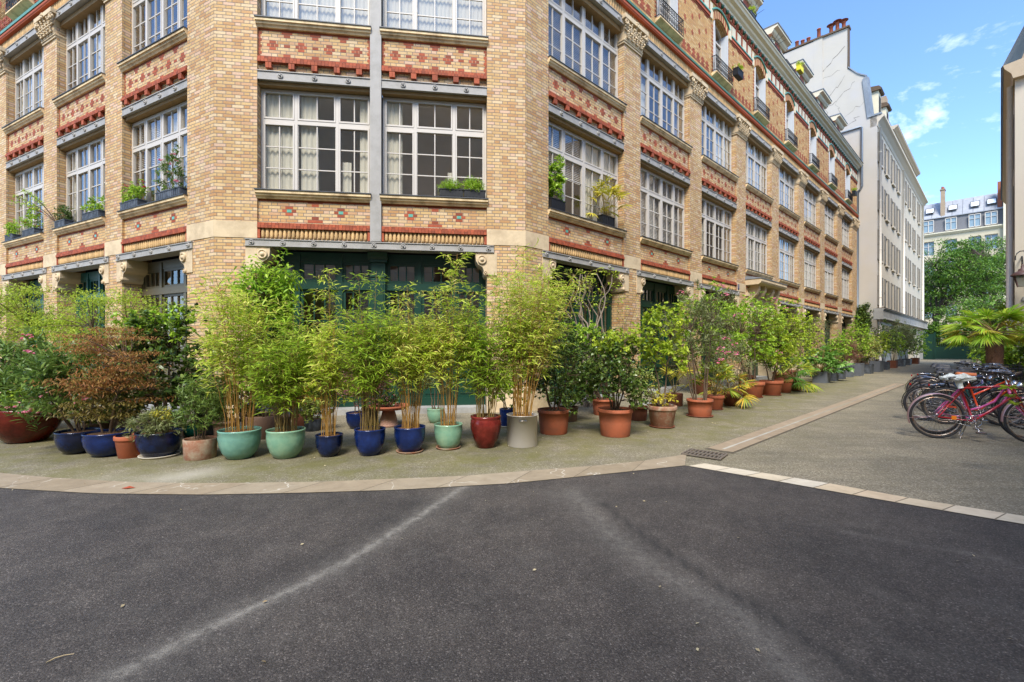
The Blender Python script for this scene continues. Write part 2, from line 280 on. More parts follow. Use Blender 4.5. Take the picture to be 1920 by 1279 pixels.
def arr(name,V,T,Q,mat,parent,smooth=False,M=None,label=None,UV=None):
    """mesh object from numpy vertices, triangles and quads"""
    me=bpy.data.meshes.new(name); nT,nQ=len(T),len(Q)
    me.vertices.add(len(V)); me.vertices.foreach_set('co',np.asarray(V,np.float32).ravel())
    L=np.concatenate([np.asarray(T,np.int32).ravel(),np.asarray(Q,np.int32).ravel()]); me.loops.add(len(L)); me.loops.foreach_set('vertex_index',L)
    st=np.concatenate([np.arange(nT)*3,nT*3+np.arange(nQ)*4]).astype(np.int32); me.polygons.add(nT+nQ); me.polygons.foreach_set('loop_start',st)
    try: me.polygons.foreach_set('loop_total',np.concatenate([np.full(nT,3),np.full(nQ,4)]).astype(np.int32))
    except Exception: pass
    me.materials.append(mat); me.update(calc_edges=True); me.validate()
    if smooth: me.polygons.foreach_set('use_smooth',[True]*(nT+nQ))
    return link(name,me,parent,M,label)
# ---------------------------------------------------------------- site frames
R0=Vector((.30,10.14,0)); L0=Vector((-6.082,9.279,0))
dF=Vector((.99103,.13365,0)); dR=Vector((.73183,.68149,0)); dL=Vector((-.89252,.45102,0))
def frame(o,x):   # local x along the wall to the right as seen from outside, local y inwards, z up
    x=x.normalized(); y=Vector((0,0,1)).cross(x); m=Matrix((x,y,Vector((0,0,1)))).transposed().to_4x4(); m.translation=o; return m
WF=frame(L0,dF); WR=frame(R0,dR); WL=frame(L0,-dL)
def street(s,off,z=0): # s along the lane from the corner, off towards the lane
    p=WR@Vector((s,-off,z)); return p
# ================================================================ GROUND
def grid(name,x0,x1,y0,y1,st,z,mat,fn,attrs,kind='structure'):
    nx=int((x1-x0)/st)+1; ny=int((y1-y0)/st)+1; X,Y=np.meshgrid(np.linspace(x0,x1,nx),np.linspace(y0,y1,ny)); keep=None
    V=np.stack([X.ravel(),Y.ravel(),np.full(X.size,z)],1); i=np.arange(nx*ny).reshape(ny,nx)
    Q=np.stack([i[:-1,:-1].ravel(),i[:-1,1:].ravel(),i[1:,1:].ravel(),i[1:,:-1].ravel()],1)
    return V,Q
def segdist(P,poly):
    d=np.full(len(P),1e9)
    for a,b in zip(poly[:-1],poly[1:]):
        a=np.array(a);b=np.array(b);ab=b-a;t=np.clip(((P-a)@ab)/(ab@ab),0,1);d=np.minimum(d,np.linalg.norm(P-(a+t[:,None]*ab),axis=1))
    return d
UP=[(-30,16),(-20,10.5),(-12,7.3),(-8.5,6.1),(-7,5.58),(-5.84,5.19),(-5.04,5.0),(-4.0,4.83),(-3.14,4.8),(-2.05,4.85),(-1.22,4.97),(-.53,5.07),(0,5.23),(.97,5.5),(1.6,5.72),(2.1,5.96),(2.35,6.12)]
LO=[(-30,15.4),(-20,9.9),(-12,6.7),(-8.5,5.55),(-7,5.05),(-5.22,4.64),(-4.12,4.47),(-3.03,4.43),(-2.15,4.48),(-1.13,4.58),(-.47,4.71),(0,4.8),(1.06,5.15),(2.1,5.52)]
KU=[(2.37,5.62),(3.36,4.78),(3.8,4.32),(4.35,3.87),(5.6,2.85),(9,.1),(20,-9)]; KL=[(2.13,5.5),(2.85,4.87),(3.19,4.54),(3.64,4.14),(4.16,3.69),(5.4,2.68),(8.8,-.08),(19.8,-9.2)]
# one worn sheet far out, with a finer sheet of its own near the corner
g=MB(); g.face([(-400,-400,-.008),(400,-400,-.008),(400,400,-.008),(-400,400,-.008)]); tag(g.build('ground',pbr('far_ground',(118,112,98),.9,scale=2)),kind='structure')
V,Q=grid('',-34,62,-14,62,.2,0,None,None,None)
o=arr('pavement',V,[],Q,AS_OLD,None); tag(o,kind='structure')
P=V[:,:2]; A={}
potline=[(-7.6,6.9),(-5.9,6.25),(-4.4,5.98),(-2.9,5.95),(-1.4,6.3),(.15,6.7),(1.0,7.6),(2.7,8.2),(4,9.5),(7,13),(9.5,15),(12.6,18.3),(19,26.6)]
d=segdist(P,potline); mo=np.exp(-(np.maximum(d-.4,0)/.75)**2)*.95+.42*np.exp(-(d/2.6)**2)
d2=segdist(P,[(6.9,4.6),(9,6.5),(12,4.5)]); mo=np.clip(mo+.5*np.exp(-(d2/1.2)**2),0,1)
pa=np.exp(-(segdist(P,[(-3.55,5.25),(-3.75,5.05)])/.22)**2)*.9+.35*np.exp(-(segdist(P,[(-4.6,4.95),(-3.7,5.05)])/.25)**2)
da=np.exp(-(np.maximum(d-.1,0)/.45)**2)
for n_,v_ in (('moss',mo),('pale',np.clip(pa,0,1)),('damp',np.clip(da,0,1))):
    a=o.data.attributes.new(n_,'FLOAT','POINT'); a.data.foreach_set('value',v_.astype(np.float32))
# fresh asphalt sheet, its far edge cut to the stone band
xs=np.arange(-30,20.01,.05)
def edge(x): return np.interp(x,[p[0] for p in LO]+[p[0] for p in KL],[p[1] for p in LO]+[p[1] for p in KL])+.02
rows=260; ye=edge(xs); y0=np.full_like(xs,-14.0); t=np.linspace(0,1,rows)**.6
V=np.stack([np.repeat(xs[None],rows,0).ravel(),(y0[None]+(ye-y0)[None]*t[:,None]).ravel(),np.full(rows*len(xs),.004)],1)
i=np.arange(rows*len(xs)).reshape(rows,len(xs)); Q=np.stack([i[:-1,:-1].ravel(),i[:-1,1:].ravel(),i[1:,1:].ravel(),i[1:,:-1].ravel()],1)
o=arr('road',V,[],Q,AS_NEW,None); tag(o,kind='structure'); P=V[:,:2]
RA=[(-.49,4.72),(-.865,3.69),(-1.13,3.02),(-1.36,2.63),(-1.61,2.25),(-1.75,1.97),(-2.1,1.2)]      # dusty seam across the yard
RB=[(.6,4.5),(.77,3.44),(.92,2.95),(1.22,2.47),(1.25,1.97),(1.4,1.4)]
RBD=[(.84,4.19),(1.03,3.39),(1.22,2.81),(1.39,2.43),(1.52,2.03),(1.65,1.6)]
d=segdist(P,RA); side=None
du=.85*np.exp(-(d/.032)**2)+.28*np.exp(-(d/.15)**2)
du+=.26*np.exp(-(segdist(P,RB)/.08)**2)+.16*np.exp(-(segdist(P,RB)/.25)**2)+.18*np.exp(-(segdist(P,[(2.6,3.55),(3.3,3.1)])/.05)**2)+.12*np.exp(-(segdist(P,[(-1.6,1.75),(-1.3,2.2)])/.1)**2)
dk=.8*np.exp(-(segdist(P,RBD)/.035)**2)+.35*np.exp(-(segdist(P,[(-.9,4.3),(-1.15,3.5),(-1.5,2.8)])/.15)**2)
ledge=np.abs(P[:,1]-np.interp(P[:,0],xs,ye)); dk+=.6*np.exp(-(ledge/.03)**2)
for n_,v_ in (('dust',du),('dark',dk)):
    a=o.data.attributes.new(n_,'FLOAT','POINT'); a.data.foreach_set('value',np.clip(v_,0,1).astype(np.float32))
# stone band blocks, pale setts, gutter channel
def interp_line(pl,k):
    P_=[Vector((*p,0)) for p in pl]; L_=[0]
    for a,b in zip(P_[:-1],P_[1:]): L_.append(L_[-1]+(b-a).length)
    out=[]
    for q in k:
        s=q*L_[-1]; j=min(max(np.searchsorted(L_,s)-1,0),len(P_)-2); out.append(P_[j].lerp(P_[j+1],(s-L_[j])/(L_[j+1]-L_[j])))
    return out
def band(name,U,Lo,n,mat,z,gap,sub=4,thick=.012,k0=0,k1=1):
    b=MB(); cuts=[k0+(k1-k0)*i/n for i in range(n+1)]
    for a,c in zip(cuts[:-1],cuts[1:]):
        ks=[a+gap+(c-a-2*gap)*j/sub for j in range(sub+1)]; u=interp_line(U,ks); l=interp_line(Lo,ks)
        V=[(p.x,p.y,z) for p in u]+[(p.x,p.y,z) for p in l]; F=[(j+1,j,sub+1+j,sub+2+j) for j in range(sub)]; b.mesh(V,F,False)
    return tag(b.build(name,mat),kind='structure')
band('stone_band_joint',UP,LO,40,pbr('joint_grit',(92,84,70),.9),.006,0,3)
band('stone_band',UP,LO,46,BANDM,.010,.00012,3)
band('kerb_setts_joint',KU,KL,20,pbr('sett_joint',(120,108,90),.9),.006,0,3)
band('kerb_setts',KU,KL,72,KERBM,.010,.00025,2)
def strip(name,s0,s1,o0,o1,z,mat,n=1,gap=0,vz=0):
    b=MB(); L_=(s1-s0)/n
    for i in range(n):
        a=s0+i*L_+gap; c=s0+(i+1)*L_-gap; m=(o0+o1)/2
        p=[street(a,o0,z),street(c,o0,z),street(c,m,z-vz),street(a,m,z-vz),street(c,o1,z),street(a,o1,z)]
        b.mesh([tuple(q) for q in p],[(3,2,1,0),(5,4,2,3)],False)
    return tag(b.build(name,mat),kind='structure')
strip('gutter_bed',-.75,16.2,4.36,4.75,.005,pbr('gutter_joint',(96,88,72),.9))
strip('gutter_channel',-.7,16.0,4.38,4.73,.012,CHANM,14,.004,.005)
WET=pbr('gutter_water',(206,198,186),.12,var=.3,scale=2); b=MB()
for i in range(60):
    a=-.6+i*.27; w0=.012+.02*abs(mnoise.noise(Vector((a*1.3,0,0)))); w1=.012+.02*abs(mnoise.noise(Vector(((a+.27)*1.3,0,0))))
    p=[street(a,4.56-w0,.0095),street(a+.272,4.56-w1,.0095),street(a+.272,4.56+w1,.0095),street(a,4.56+w0,.0095)]; b.mesh([tuple(q) for q in reversed(p)],[(0,1,2,3)],False)
tag(b.build('gutter_water',WET),kind='structure')
# iron grate
GM=frame(Vector((2.35,6.10,0)),Vector((.46,-.36,0))); GM=frame(Vector((2.57,6.07,0)),Vector((.40,-.32,0)))
gr=thing('drain_grate','cast iron slotted drain grate where the gutter meets the stone band','drain',(2.57,6.07,.0)); gr.matrix_local=GM
GI=pbr('cast_iron',(128,116,102),.6,metal=.4,var=.3,scale=30)
b=MB()
for x0,x1,y0,y1 in ((-.25,.25,-.19,-.165),(-.25,.25,.165,.19),(-.25,-.225,-.165,.165),(.225,.25,-.165,.165),(-.225,.225,-.015,.015)): b.box(x0,x1,y0,y1,.013,.028)
b.build('grate_rim',GI,gr); b=MB()
for i in range(9):
    x=-.2+i*.05; b.box(x-.009,x+.009,-.165,-.015,.013,.026); b.box(x-.009,x+.009,.015,.165,.013,.026)
b.build('grate_bars',GI,gr); b=MB().box(-.225,.225,-.165,.165,.011,.0125); b.build('drain_pit',DARK,gr)
# fallen leaves and grit
LEAFDRY=leaf('dry_leaf',[(150,130,96),(186,172,140),(130,112,84)],.1)
random.seed(3)
spots=[(-3.42,4.52,.07,'russet'),(-1.66,2.0,.11,'straw coloured curled')]+[(random.uniform(-3,3.2),random.uniform(2.0,4.4),.03,'') for _ in range(26)]+[(random.uniform(-.5,4.5),random.uniform(6.2,8.6),.03,'') for _ in range(26)]+[(random.uniform(-7,.5),random.uniform(5.4,6.9),.025,'') for _ in range(60)]+[(random.uniform(-6,2),random.uniform(4.5,5.3),.02,'') for _ in range(18)]
V=[];T=[];Q=[]
for (x,y,l,_) in spots[2:]:
    a=random.uniform(0,6.28); dx,dy=math.cos(a)*l,math.sin(a)*l; wx,wy=-dy*.25,dx*.25; b0=len(V)
    V+= [(x-dx/2,y-dy/2,.014),(x+wx,y+wy,.02),(x+dx/2,y+dy/2,.016),(x-wx,y-wy,.014)]; Q.append((b0,b0+3,b0+2,b0+1))
tag(arr('leaf_litter',V,T,Q,LEAFDRY,None),'scattered dry leaf scraps and grit on the asphalt','leaf litter',kind='stuff')
b=MB(); b.mesh([(-3.96,4.61,.013),(-3.90,4.64,.03),(-3.83,4.63,.016),(-3.89,4.59,.02),(-3.92,4.66,.022)],[(0,3,1),(3,2,1),(0,1,4)],False)
tag(b.build('fallen_leaf',pbr('russet_leaf',(160,72,40),.7)),'russet fallen leaf lying on the curved stone band','leaf')
b=MB(); b.tube([(-2.12,2.07,.012),(-2.105,2.095,.016),(-2.08,2.115,.016),(-2.05,2.13,.012)],.0035,.0015,5); tag(b.build('fallen_twig',pbr('straw',(190,170,130),.8)),'curved straw coloured twig lying on the dark asphalt at lower left','twig')
# ================================================================ BRICK BUILDING
BB=thing('brick_building','long corner building of buff and red patterned brick with white gridded windows','building',tuple(R0)); BO=BB.location.copy()
def loc(M): m=M.copy(); m.translation=m.translation-BO; return m
FR,RR,LR=loc(WF),loc(WR),loc(WL)
BAYS_F=[(.83,3.09),(3.32,5.58)]
PR=[3.89,7.88,11.9,16.0,20.12,24.25,28.45,32.8]; BW=3.13
BAYS_R=[(.76,3.89)]+[(PR[i+1]-BW,PR[i+1]) for i in range(7)]; END_R=34.3
PIERS_R=[(0,.76)]+[(PR[i],PR[i+1]-BW) for i in range(7)]+[(32.8,END_R)]
BAYS_L=[(-3.70,-.95),(-7.26,-4.53),(-10.83,-8.10),(-14.4,-11.66)]; PIERS_L=[(-.95,0),(-4.53,-3.70),(-8.10,-7.26),(-11.66,-10.83),(-15.3,-14.4)]
PIERS_F=[(0,.83),(5.58,6.44)]
def W_(b,x0,x1,y0,y1,z0,z1): b.box(x0,x1,y0,y1,z0,z1)
DEP=.62
def piers(name,P_,M,skip=()):
    for i,(a,c) in enumerate(P_):
        b=MB(); b.box(a+.001,c-.001,0,DEP,.50,10.66); b.build('pier',BUFF,BB,M)
        s=MB(); s.box(a-.003,c+.003,-.012,DEP+.002,3.692,4.03); s.build('stone_block',STONE,BB,M); s=MB(); s.box(a-.006,c+.006,-.035,DEP+.004,0,.55); s.build('plinth',STONE,BB,M)
piers('R',PIERS_R,RR); piers('L',PIERS_L,LR); piers('F',PIERS_F,FR)
def cross(b,x,z,cw=.115,full=True,mid=None):
    """a stepped diamond of bricks laid in the wall, a few millimetres proud"""
    ch=.0675; z0=round(z/ch)*ch; rows=[(0,3)] if not full else [(-1,1.6),(0,3),(1,1.6)]
    for r,wd in rows:
        w=wd*cw; zz=z0+r*ch
        if r==0 and full:
            for k in range(3): 
                if mid and k==1: continue
                b.box(x-w/2+k*cw+.004,x-w/2+(k+1)*cw-.004,-.003,.02,zz+.005,zz+ch-.005)
        elif r==0: b.box(x-w/2+.02,x+w/2-.02,-.003,.02,zz+.005,zz+ch-.005)
        else: b.box(x-w/2,x+w/2,-.003,.02,zz+.005,zz+ch-.005)
    if mid is not None: mid.box(x-cw/2+.004,x+cw/2-.004,-.006,.02,z0+.004,z0+ch-.004)
def course(b,x0,x1,y0,y1,z0,z1,step=.07,j=.005):
    n=max(1,int((x1-x0)/step)); st=(x1-x0)/n
    for i in range(n): b.box(x0+i*st+j/2,x0+(i+1)*st-j/2,y0,y1,z0,z1)
def rosette(b,x,y,z,r=.055):
    V=[];F=[];n=12
    for rr,d in ((r,0),(r,-.02),(r*.75,-.026),(r*.7,-.012),(r*.38,-.012),(r*.36,-.045),(0.001,-.05)):
        for j in range(n): q=2*PI*j/n; V.append((x+rr*math.cos(q),y+d,z+rr*math.sin(q)))
    for i in range(6):
        for j in range(n): F.append((i*n+j,i*n+(j+1)%n,(i+1)*n+(j+1)%n,(i+1)*n+j))
    b.mesh(V,F)
def beam(M,x0,x1,z0,z1,ys=-.02,nr=4,ends=.25):
    b=MB(); t=.016
    b.box(x0,x1,ys,ys+.05,z0+t,z1-t); b.box(x0-.005,x1+.005,ys-.018,ys+.3,z0,z0+t); b.box(x0-.005,x1+.005,ys-.018,ys+.05,z1-t,z1)
    r=b; step=(x1-x0-2*ends)/(nr-1)
    for i in range(nr): rosette(r,x0+ends+i*step,ys,(z0+z1)/2)
    o=b.build('iron_beam',IRON,BB,M); return o
def sill(M,x0,x1,zt,pr=.08,ins=.05):
    b=MB(); b.m=0; h=.155
    b.profile([(.30,zt-.018-h),(.30,zt-.018),(-pr,zt-.018),(-pr,zt-.075),(-pr+.025,zt-.085),(-pr+.035,zt-.12),(-.02,zt-.14),(0.0,zt-.018-h)],x0,x1)
    o=b.build('sill',SILL,BB,M); z=MB(); z.box(x0-.01,x1+.01,-pr-.018,.30,zt-.0175,zt); z.build('sill_flashing',DKMETAL,o); return o
def absorb(a,b,mi,dy=0):
    k=len(a.v); a.v+=[(q[0],q[1]+dy,q[2]) for q in b.v]; a.f+=[tuple(k+i for i in f) for f in b.f]; a.uv+=b.uv; a.mi+=[mi]*len(b.f); a.sm+=b.sm
def bay(M,x0,x1,kind):
    w=x1-x0; xm=(x0+x1)/2
    y=.05; lo=MB(); up=MB(); lo.box(x0,x1,y,DEP,3.69,4.53); up.box(x0,x1,y,DEP,7.16,8.06); MB().box(x0,x1,.0,DEP,10.64,10.96).build('spandrel',BUFF,BB,M)
    rb=MB(); tb=MB(); ub=MB()
    for q in ((.27,.73) if w<2.5 else (.23,.77)): cross(rb,x0+w*q,4.27,mid=tb,cw=.095)
    for q in (.5,): cross(rb,x0+w*q,4.46,full=False); cross(rb,x0+w*q,4.40,cw=.06,full=False); cross(rb,x0+w*q,4.05,full=False); cross(rb,x0+w*q,4.11,cw=.06,full=False)
    rb.box(x0+.01,x1-.01,-.003,.02,4.475,4.529)
    k=5 if w>2.5 else 4
    for i in range(k):
        cross(ub,x0+w*(i+.5)/k,7.72,cw=.078)
        if i<k-1: ub.box(x0+w*(i+1)/k-.06,x0+w*(i+1)/k+.06,-.003,.02,7.700,7.755)
    for i in range(k-1):
        q=x0+w*(i+1)/k; cross(ub,q,7.98,full=False,cw=.085); cross(ub,q,7.915,cw=.055,full=False); cross(ub,q,7.49,full=False,cw=.06)
    ub.box(x0+.01,x1-.01,-.003,.02,8.02,8.055)
    for i in range(9): z=7.46+i*.0675; ub.box(x0+.005,x0+(.07 if i%2 else .045),-.003,.02,z+.004,z+.063); ub.box(x1-(.07 if i%2 else .045),x1-.005,-.003,.02,z+.004,z+.063)
    absorb(lo,rb,1,y); absorb(lo,tb,2,y); absorb(up,ub,1,y)
    lo.build('spandrel',[BUFF,RED,TEAL],BB,M); up.build('spandrel',[BUFF,RED],BB,M)
    # projecting red courses with dentils
    c=MB(); course(c,x0+.005,x1-.005,-.035,.06,7.335,7.39); course(c,x0+.005,x1-.005,-.012,.06,7.395,7.455)
    k=max(5,int(w/.44))
    for i in range(k): q=x0+w*(i+.5)/k; course(c,q-.06,q+.06,-.03,.06,7.215,7.333,.06)
    course(c,x0+.005,x1-.005,-.03,.06,3.905,3.96); course(c,x0+.005,x1-.005,-.008,.06,3.965,4.02)
    c.box(x0+.005,x0+.055,-.006,.06,3.70,3.90); c.box(x1-.055,x1-.005,-.006,.06,3.70,3.90)
    c.build('red_course',RED,BB,M)
    # a row of rounded billets
    bl=MB(); n=int((w-.12)/.083); st=(w-.12)/n
    for i in range(n):
        q=x0+.06+st*(i+.5); bl.lathe([(.001,3.70),(.026,3.702),(.034,3.74),(.038,3.79),(.034,3.84),(.026,3.89),(.02,3.90)],(q,.035,0),8)
    bl.build('billet_row',BILLET,BB,M)
    sill(M,x0-.02,x1+.02,4.69); sill(M,x0-.02,x1+.02,8.23)
    beam(M,x0+.004,x1-.004,6.975,7.165,.0,4 if w>2.5 else 3,.45)
    MB().box(x0,x1,.06,.4,6.90,6.972).build('soffit',SOFFIT,BB,M); MB().box(x0,x1,.06,.4,10.3,10.42).build('soffit',SOFFIT,BB,M)
    beam(M,x0-.14,x1+.14,10.43,10.635,-.045,4,.45)
# windows ----------------------------------------------------------
def window_unit(cols,H,tr,tw=.06,frame=WHITE,barw=.022,nb=2,rows=3,cas=(),name='window'):
    """frame with transom lights over tall lights; returns the frame object with its bars, panes and room behind"""
    W=sum(cols); f=MB(); br=MB(); pn=MB(); y0,y1=0,.07; o=.05
    f.box(0,W,y0,y1,0,o); f.box(0,W,y0,y1,H-o,H); f.box(0,o,y0,y1,o,H-o); f.box(W-o,W,y0,y1,o,H-o)
    x=0
    for i,c in enumerate(cols):
        a=x+(o if i==0 else tw/2); e=x+c-(o if i==len(cols)-1 else tw/2)
        if i<len(cols)-1: f.box(x+c-tw/2,x+c+tw/2,y0-.006,y1,o,H-o)
        f.box(a,e,y0-.003,y1,tr-.045,tr+.045)
        for (zb,zt,rw) in ((o,tr-.045,rows),(tr+.045,H-o,1)):
            s=.035 if (i in cas or zb>o) else .012
            if s: 
                yy=y0+.012 if s<.02 else y0-.012
                f.box(a+.004,e-.004,yy,y1-.01,zb,zb+s); f.box(a+.004,e-.004,yy,y1-.01,zt-s,zt); f.box(a+.004,a+s,yy,y1-.01,zb+s,zt-s); f.box(e-s,e-.004,yy,y1-.01,zb+s,zt-s)
            A,B,C,D=a+s,e-s,zb+s,zt-s
            for k in range(1,nb): q=A+(B-A)*k/nb; br.box(q-barw/2,q+barw/2,y0+.014,y0+.05,C,D)
            for k in range(1,rw): q=C+(D-C)*k/rw; br.box(A,B,y0+.018,y0+.046,q-barw/2,q+barw/2)
            pn.face([(A,y0+.032,C),(B,y0+.032,C),(B,y0+.032,D),(A,y0+.032,D)])
        x+=c
    fo=f.build(name,frame,BB); br.build('glazing_bars',frame,fo); pn.build('pane',GLASS,fo)
    r=MB(); d=1.6
    r.face([(0,d,0),(W,d,0),(W,d,H),(0,d,H)]); r.face([(0,.1,0),(0,d,0),(0,d,H),(0,.1,H)]); r.face([(W,.1,0),(W,.1,H),(W,d,H),(W,d,0)]); r.face([(0,.1,H),(0,d,H),(W,d,H),(W,.1,H)]); r.face([(0,.1,0),(W,.1,0),(W,d,0),(0,d,0)])
    r.build('room_wall',INT,fo); return fo
def cloth(x0,x1,z0,z1,y=.11,amp=.014,per=.11,name='curtain',mat=None,parent=None,gather=0):
    n=max(8,int((x1-x0)/.012)); V=[];F=[]
    for i in range(n+1):
        x=x0+(x1-x0)*i/n; yy=y+amp*math.sin(2*PI*x/per+math.sin(x*5)*.6)
        V.append((x,yy,z0)); V.append((x*(1-gather)+gather*x0,y+(yy-y)*.8,z1))
    F=[(2*i,2*i+2,2*i+3,2*i+1) for i in range(n)]
    return MB().mesh(V,F).build(name,mat or CURT,parent)
def blinds(x0,x1,z0,z1,parent,y=.11):
    b=MB(); n=int((z1-z0)/.045)
    for i in range(n): z=z0+i*.045; b.face([(x0,y-.012,z),(x1,y-.012,z),(x1,y+.012,z+.034),(x0,y+.012,z+.034)])
    b.build('blind',BLIND,parent)
HW=2.19; TR=1.52
def place(o,M,x,y,z): return dup(o,BB,M@Matrix.Translation((x,y,z)))
WY=.2
protoR=window_unit([BW/4-.03,BW/4+.03,BW/4+.03,BW/4-.03],HW,TR,cas=(1,2))
wF=2.26; protoF=window_unit([.70,.84,.72],HW,TR,cas=(0,2))
wL=2.735; protoL=window_unit([wL/4-.02,wL/4+.02,wL/4+.02,wL/4-.02],HW,TR,cas=(1,2))
random.seed(11)
def furnish(o,W,style):
    if style=='half2': cloth(.06,W*.30,.05,HW-.05,parent=o); cloth(W*.34,W*.50,.05,HW-.05,parent=o,gather=.05); cloth(W*.88,W-.06,.05,HW-.05,parent=o); cloth(W*.72,W*.80,.05,HW*.35,parent=o)
    elif style=='left2': cloth(.06,W*.18,.05,HW-.05,parent=o); cloth(W*.62,W*.66,.05,HW*.3,parent=o)
    elif style=='blind': blinds(.05,W-.05,.1,HW-.1,o)
    elif style=='half': cloth(.06,W*.33,.05,HW-.05,parent=o); cloth(W*.34,W*.52,.05,HW-.05,parent=o,gather=.05)
    elif style=='sides': cloth(.06,W*.16,.05,HW-.05,parent=o); cloth(W*.84,W-.06,.05,HW-.05,parent=o)
    elif style=='voile': cloth(.06,W-.06,.05,HW-.05,parent=o,amp=.01,per=.09)
    elif style=='part': blinds(.05,W*.5,HW*.45,HW-.1,o); cloth(W*.55,W-.06,.05,HW-.05,parent=o)
    elif style=='low': blinds(.05,W-.05,HW*.6,HW-.1,o); cloth(.06,W*.25,.05,HW*.6,parent=o)
    elif style=='left': cloth(.06,W*.22,.05,HW-.05,parent=o)
    elif style=='right': cloth(W*.86,W-.06,.05,HW-.05,parent=o)
def put(proto,M,x,z,W,style):
    o=place(proto,M,x,WY,z); furnish(o,W,style); return o
for i,(a,c) in enumerate(BAYS_F):
    bay(FR,a,c,'F'); put(protoF,FR,a,4.70,wF,('half2','left2')[i]); put(protoF,FR,a,8.24,wF,('voile','voile')[i])
for i,(a,c) in enumerate(BAYS_R):
    bay(RR,a,c,'R')
    put(protoR,RR,a,4.70,BW,['part','blind','low','voile','part','voile','blind','low'][i]); put(protoR,RR,a,8.24,BW,['blind','low','part','voile','blind','part','voile','voile'][i])
for i,(a,c) in enumerate(BAYS_L):
    bay(LR,a,c,'L'); put(protoL,LR,a,4.70,wL,['part','sides','low','voile'][i]); put(protoL,LR,a,8.24,wL,['blind','part','voile','voile'][i])
for p in (protoR,protoF,protoL):
    for ch in list(p.children): bpy.data.objects.remove(ch)
    bpy.data.objects.remove(p)
# iron mullion between the two corner windows
b=MB(); b.box(3.09,3.32,-.03,.02,3.672,10.64); b.box(3.12,3.29,.02,.35,3.672,10.64); b.box(3.10,3.31,-.04,-.03,3.69,3.75); b.build('iron_stanchion',IRON,BB,FR)
# ground floor --------------------------------------------------------
beam(FR,.61,5.73,3.52,3.672,-.03,9,.12)
for a,c in BAYS_R:
    if abs(c-16.0)<.1: continue
    beam(RR,a-.22,c+.22,3.52,3.672,-.03,5,.12)
for a,c in BAYS_L: beam(LR,a-.22,c+.22,3.52,3.672,-.03,5,.12)
def corbel(M,x,side):
    """stone console under a beam end; side +1 grows to the right into the opening"""
    s=side; b=MB(); b.box(min(x,x-s*.22),max(x,x-s*.22),-.02,.1,3.02,3.518)
    pr=[(0,2.98),(.05,3.0),(.075,3.06),(.07,3.12),(.10,3.2),(.19,3.25),(.24,3.33),(.25,3.42),(.25,3.518),(0,3.518)]
    pl=[(x+s*p[0],p[1]) for p in pr]
    if s<0: pl=pl[::-1]
    b.prism(pl,-.015,.55); V=[]
    def disc(cx,cz,r,y):
        n=14; VV=[];FF=[]
        for rr,d in ((r,.0),(r,-.03),(r*.8,-.04),(r*.7,-.022),(r*.45,-.022),(r*.4,-.045),(.001,-.05)):
            for j in range(n): q=2*PI*j/n; VV.append((cx+rr*math.cos(q),y+d,cz+rr*math.sin(q)))
        for i in range(6):
            for j in range(n): FF.append((i*n+j,i*n+(j+1)%n,(i+1)*n+(j+1)%n,(i+1)*n+j))
        b.mesh(VV,FF)
    disc(x+s*.11,3.36,.10,-.015); disc(x+s*.035,3.06,.05,-.015)
    b.build('stone_corbel',STONE,BB,M)
def shopfront(M,x0,x1,mat,lights,zt=3.47,door=None,y=.42,trz=2.72):
    """timber ground floor front: posts, rails, transom lights with bars, glazing over low panels"""
    f=MB(); br=MB(); pn=MB(); w=x1-x0; n=len(lights); tot=sum(lights); x=x0; pw=.10
    f.box(x0,x1,y,y+.09,zt-.16,zt+.04); f.box(x0,x1,y-.03,y+.1,trz-.02,trz+.14); f.box(x0,x1,y-.015,y+.09,.78,.92); f.box(x0,x1,y-.02,y+.12,.12,.30); f.box(x0,x0+.09,y-.01,y+.1,.12,zt); f.box(x1-.09,x1,y-.01,y+.1,.12,zt)
    for i,l in enumerate(lights):
        a=x; e=x+w*l/tot; x=e
        if i<n-1: f.box(e-pw/2,e+pw/2,y-.02,y+.1,.12,zt)
        A=a+(.09 if i==0 else pw/2); B=e-(.09 if i==n-1 else pw/2)
        for zb,zu in ((.92,trz-.02),(trz+.14,zt-.16)):
            s=.06; f.box(A,B,y+.015,y+.075,zb,zb+s); f.box(A,B,y+.015,y+.075,zu-s,zu); f.box(A,A+s,y+.015,y+.075,zb+s,zu-s); f.box(B-s,B,y+.015,y+.075,zb+s,zu-s)
            k=3 if (B-A)>.55 else 2
            for q in range(1,k): xx=A+s+(B-A-2*s)*q/k; br.box(xx-.014,xx+.014,y+.02,y+.06,zb+s,zu-s)
            if zu-zb>1: zz=(zb+zu)/2+.2; br.box(A+s,B-s,y+.024,y+.056,zz-.014,zz+.014)
            pn.face([(A+s,y+.045,zb+s),(B-s,y+.045,zb+s),(B-s,y+.045,zu-s),(A+s,y+.045,zu-s)])
        f.box(A,B,y+.03,y+.06,.30,.78); f.box(A+.08,B-.08,y+.015,y+.03,.38,.70)
    fo=f.build('shopfront',mat,BB,M); br.build('glazing_bars',mat,fo); pn.build('pane',GLASS,fo)
    r=MB(); d=y+2.2; z=.1
    r.face([(x0,d,z),(x1,d,z),(x1,d,zt),(x0,d,zt)]); r.face([(x0,y+.1,z),(x0,d,z),(x0,d,zt),(x0,y+.1,zt)]); r.face([(x1,y+.1,z),(x1,y+.1,zt),(x1,d,zt),(x1,d,z)]); r.face([(x0,y+.1,zt),(x0,d,zt),(x1,d,zt),(x1,y+.1,zt)]); r.face([(x0,y+.1,z),(x1,y+.1,z),(x1,d,z),(x0,d,z)])
    r.build('room_wall',INT,fo); return fo
shopfront(FR,.83,3.12,GREEN,[.9,1.2,1.0]); shopfront(FR,3.30,5.58,GREEN,[1,1,.9])
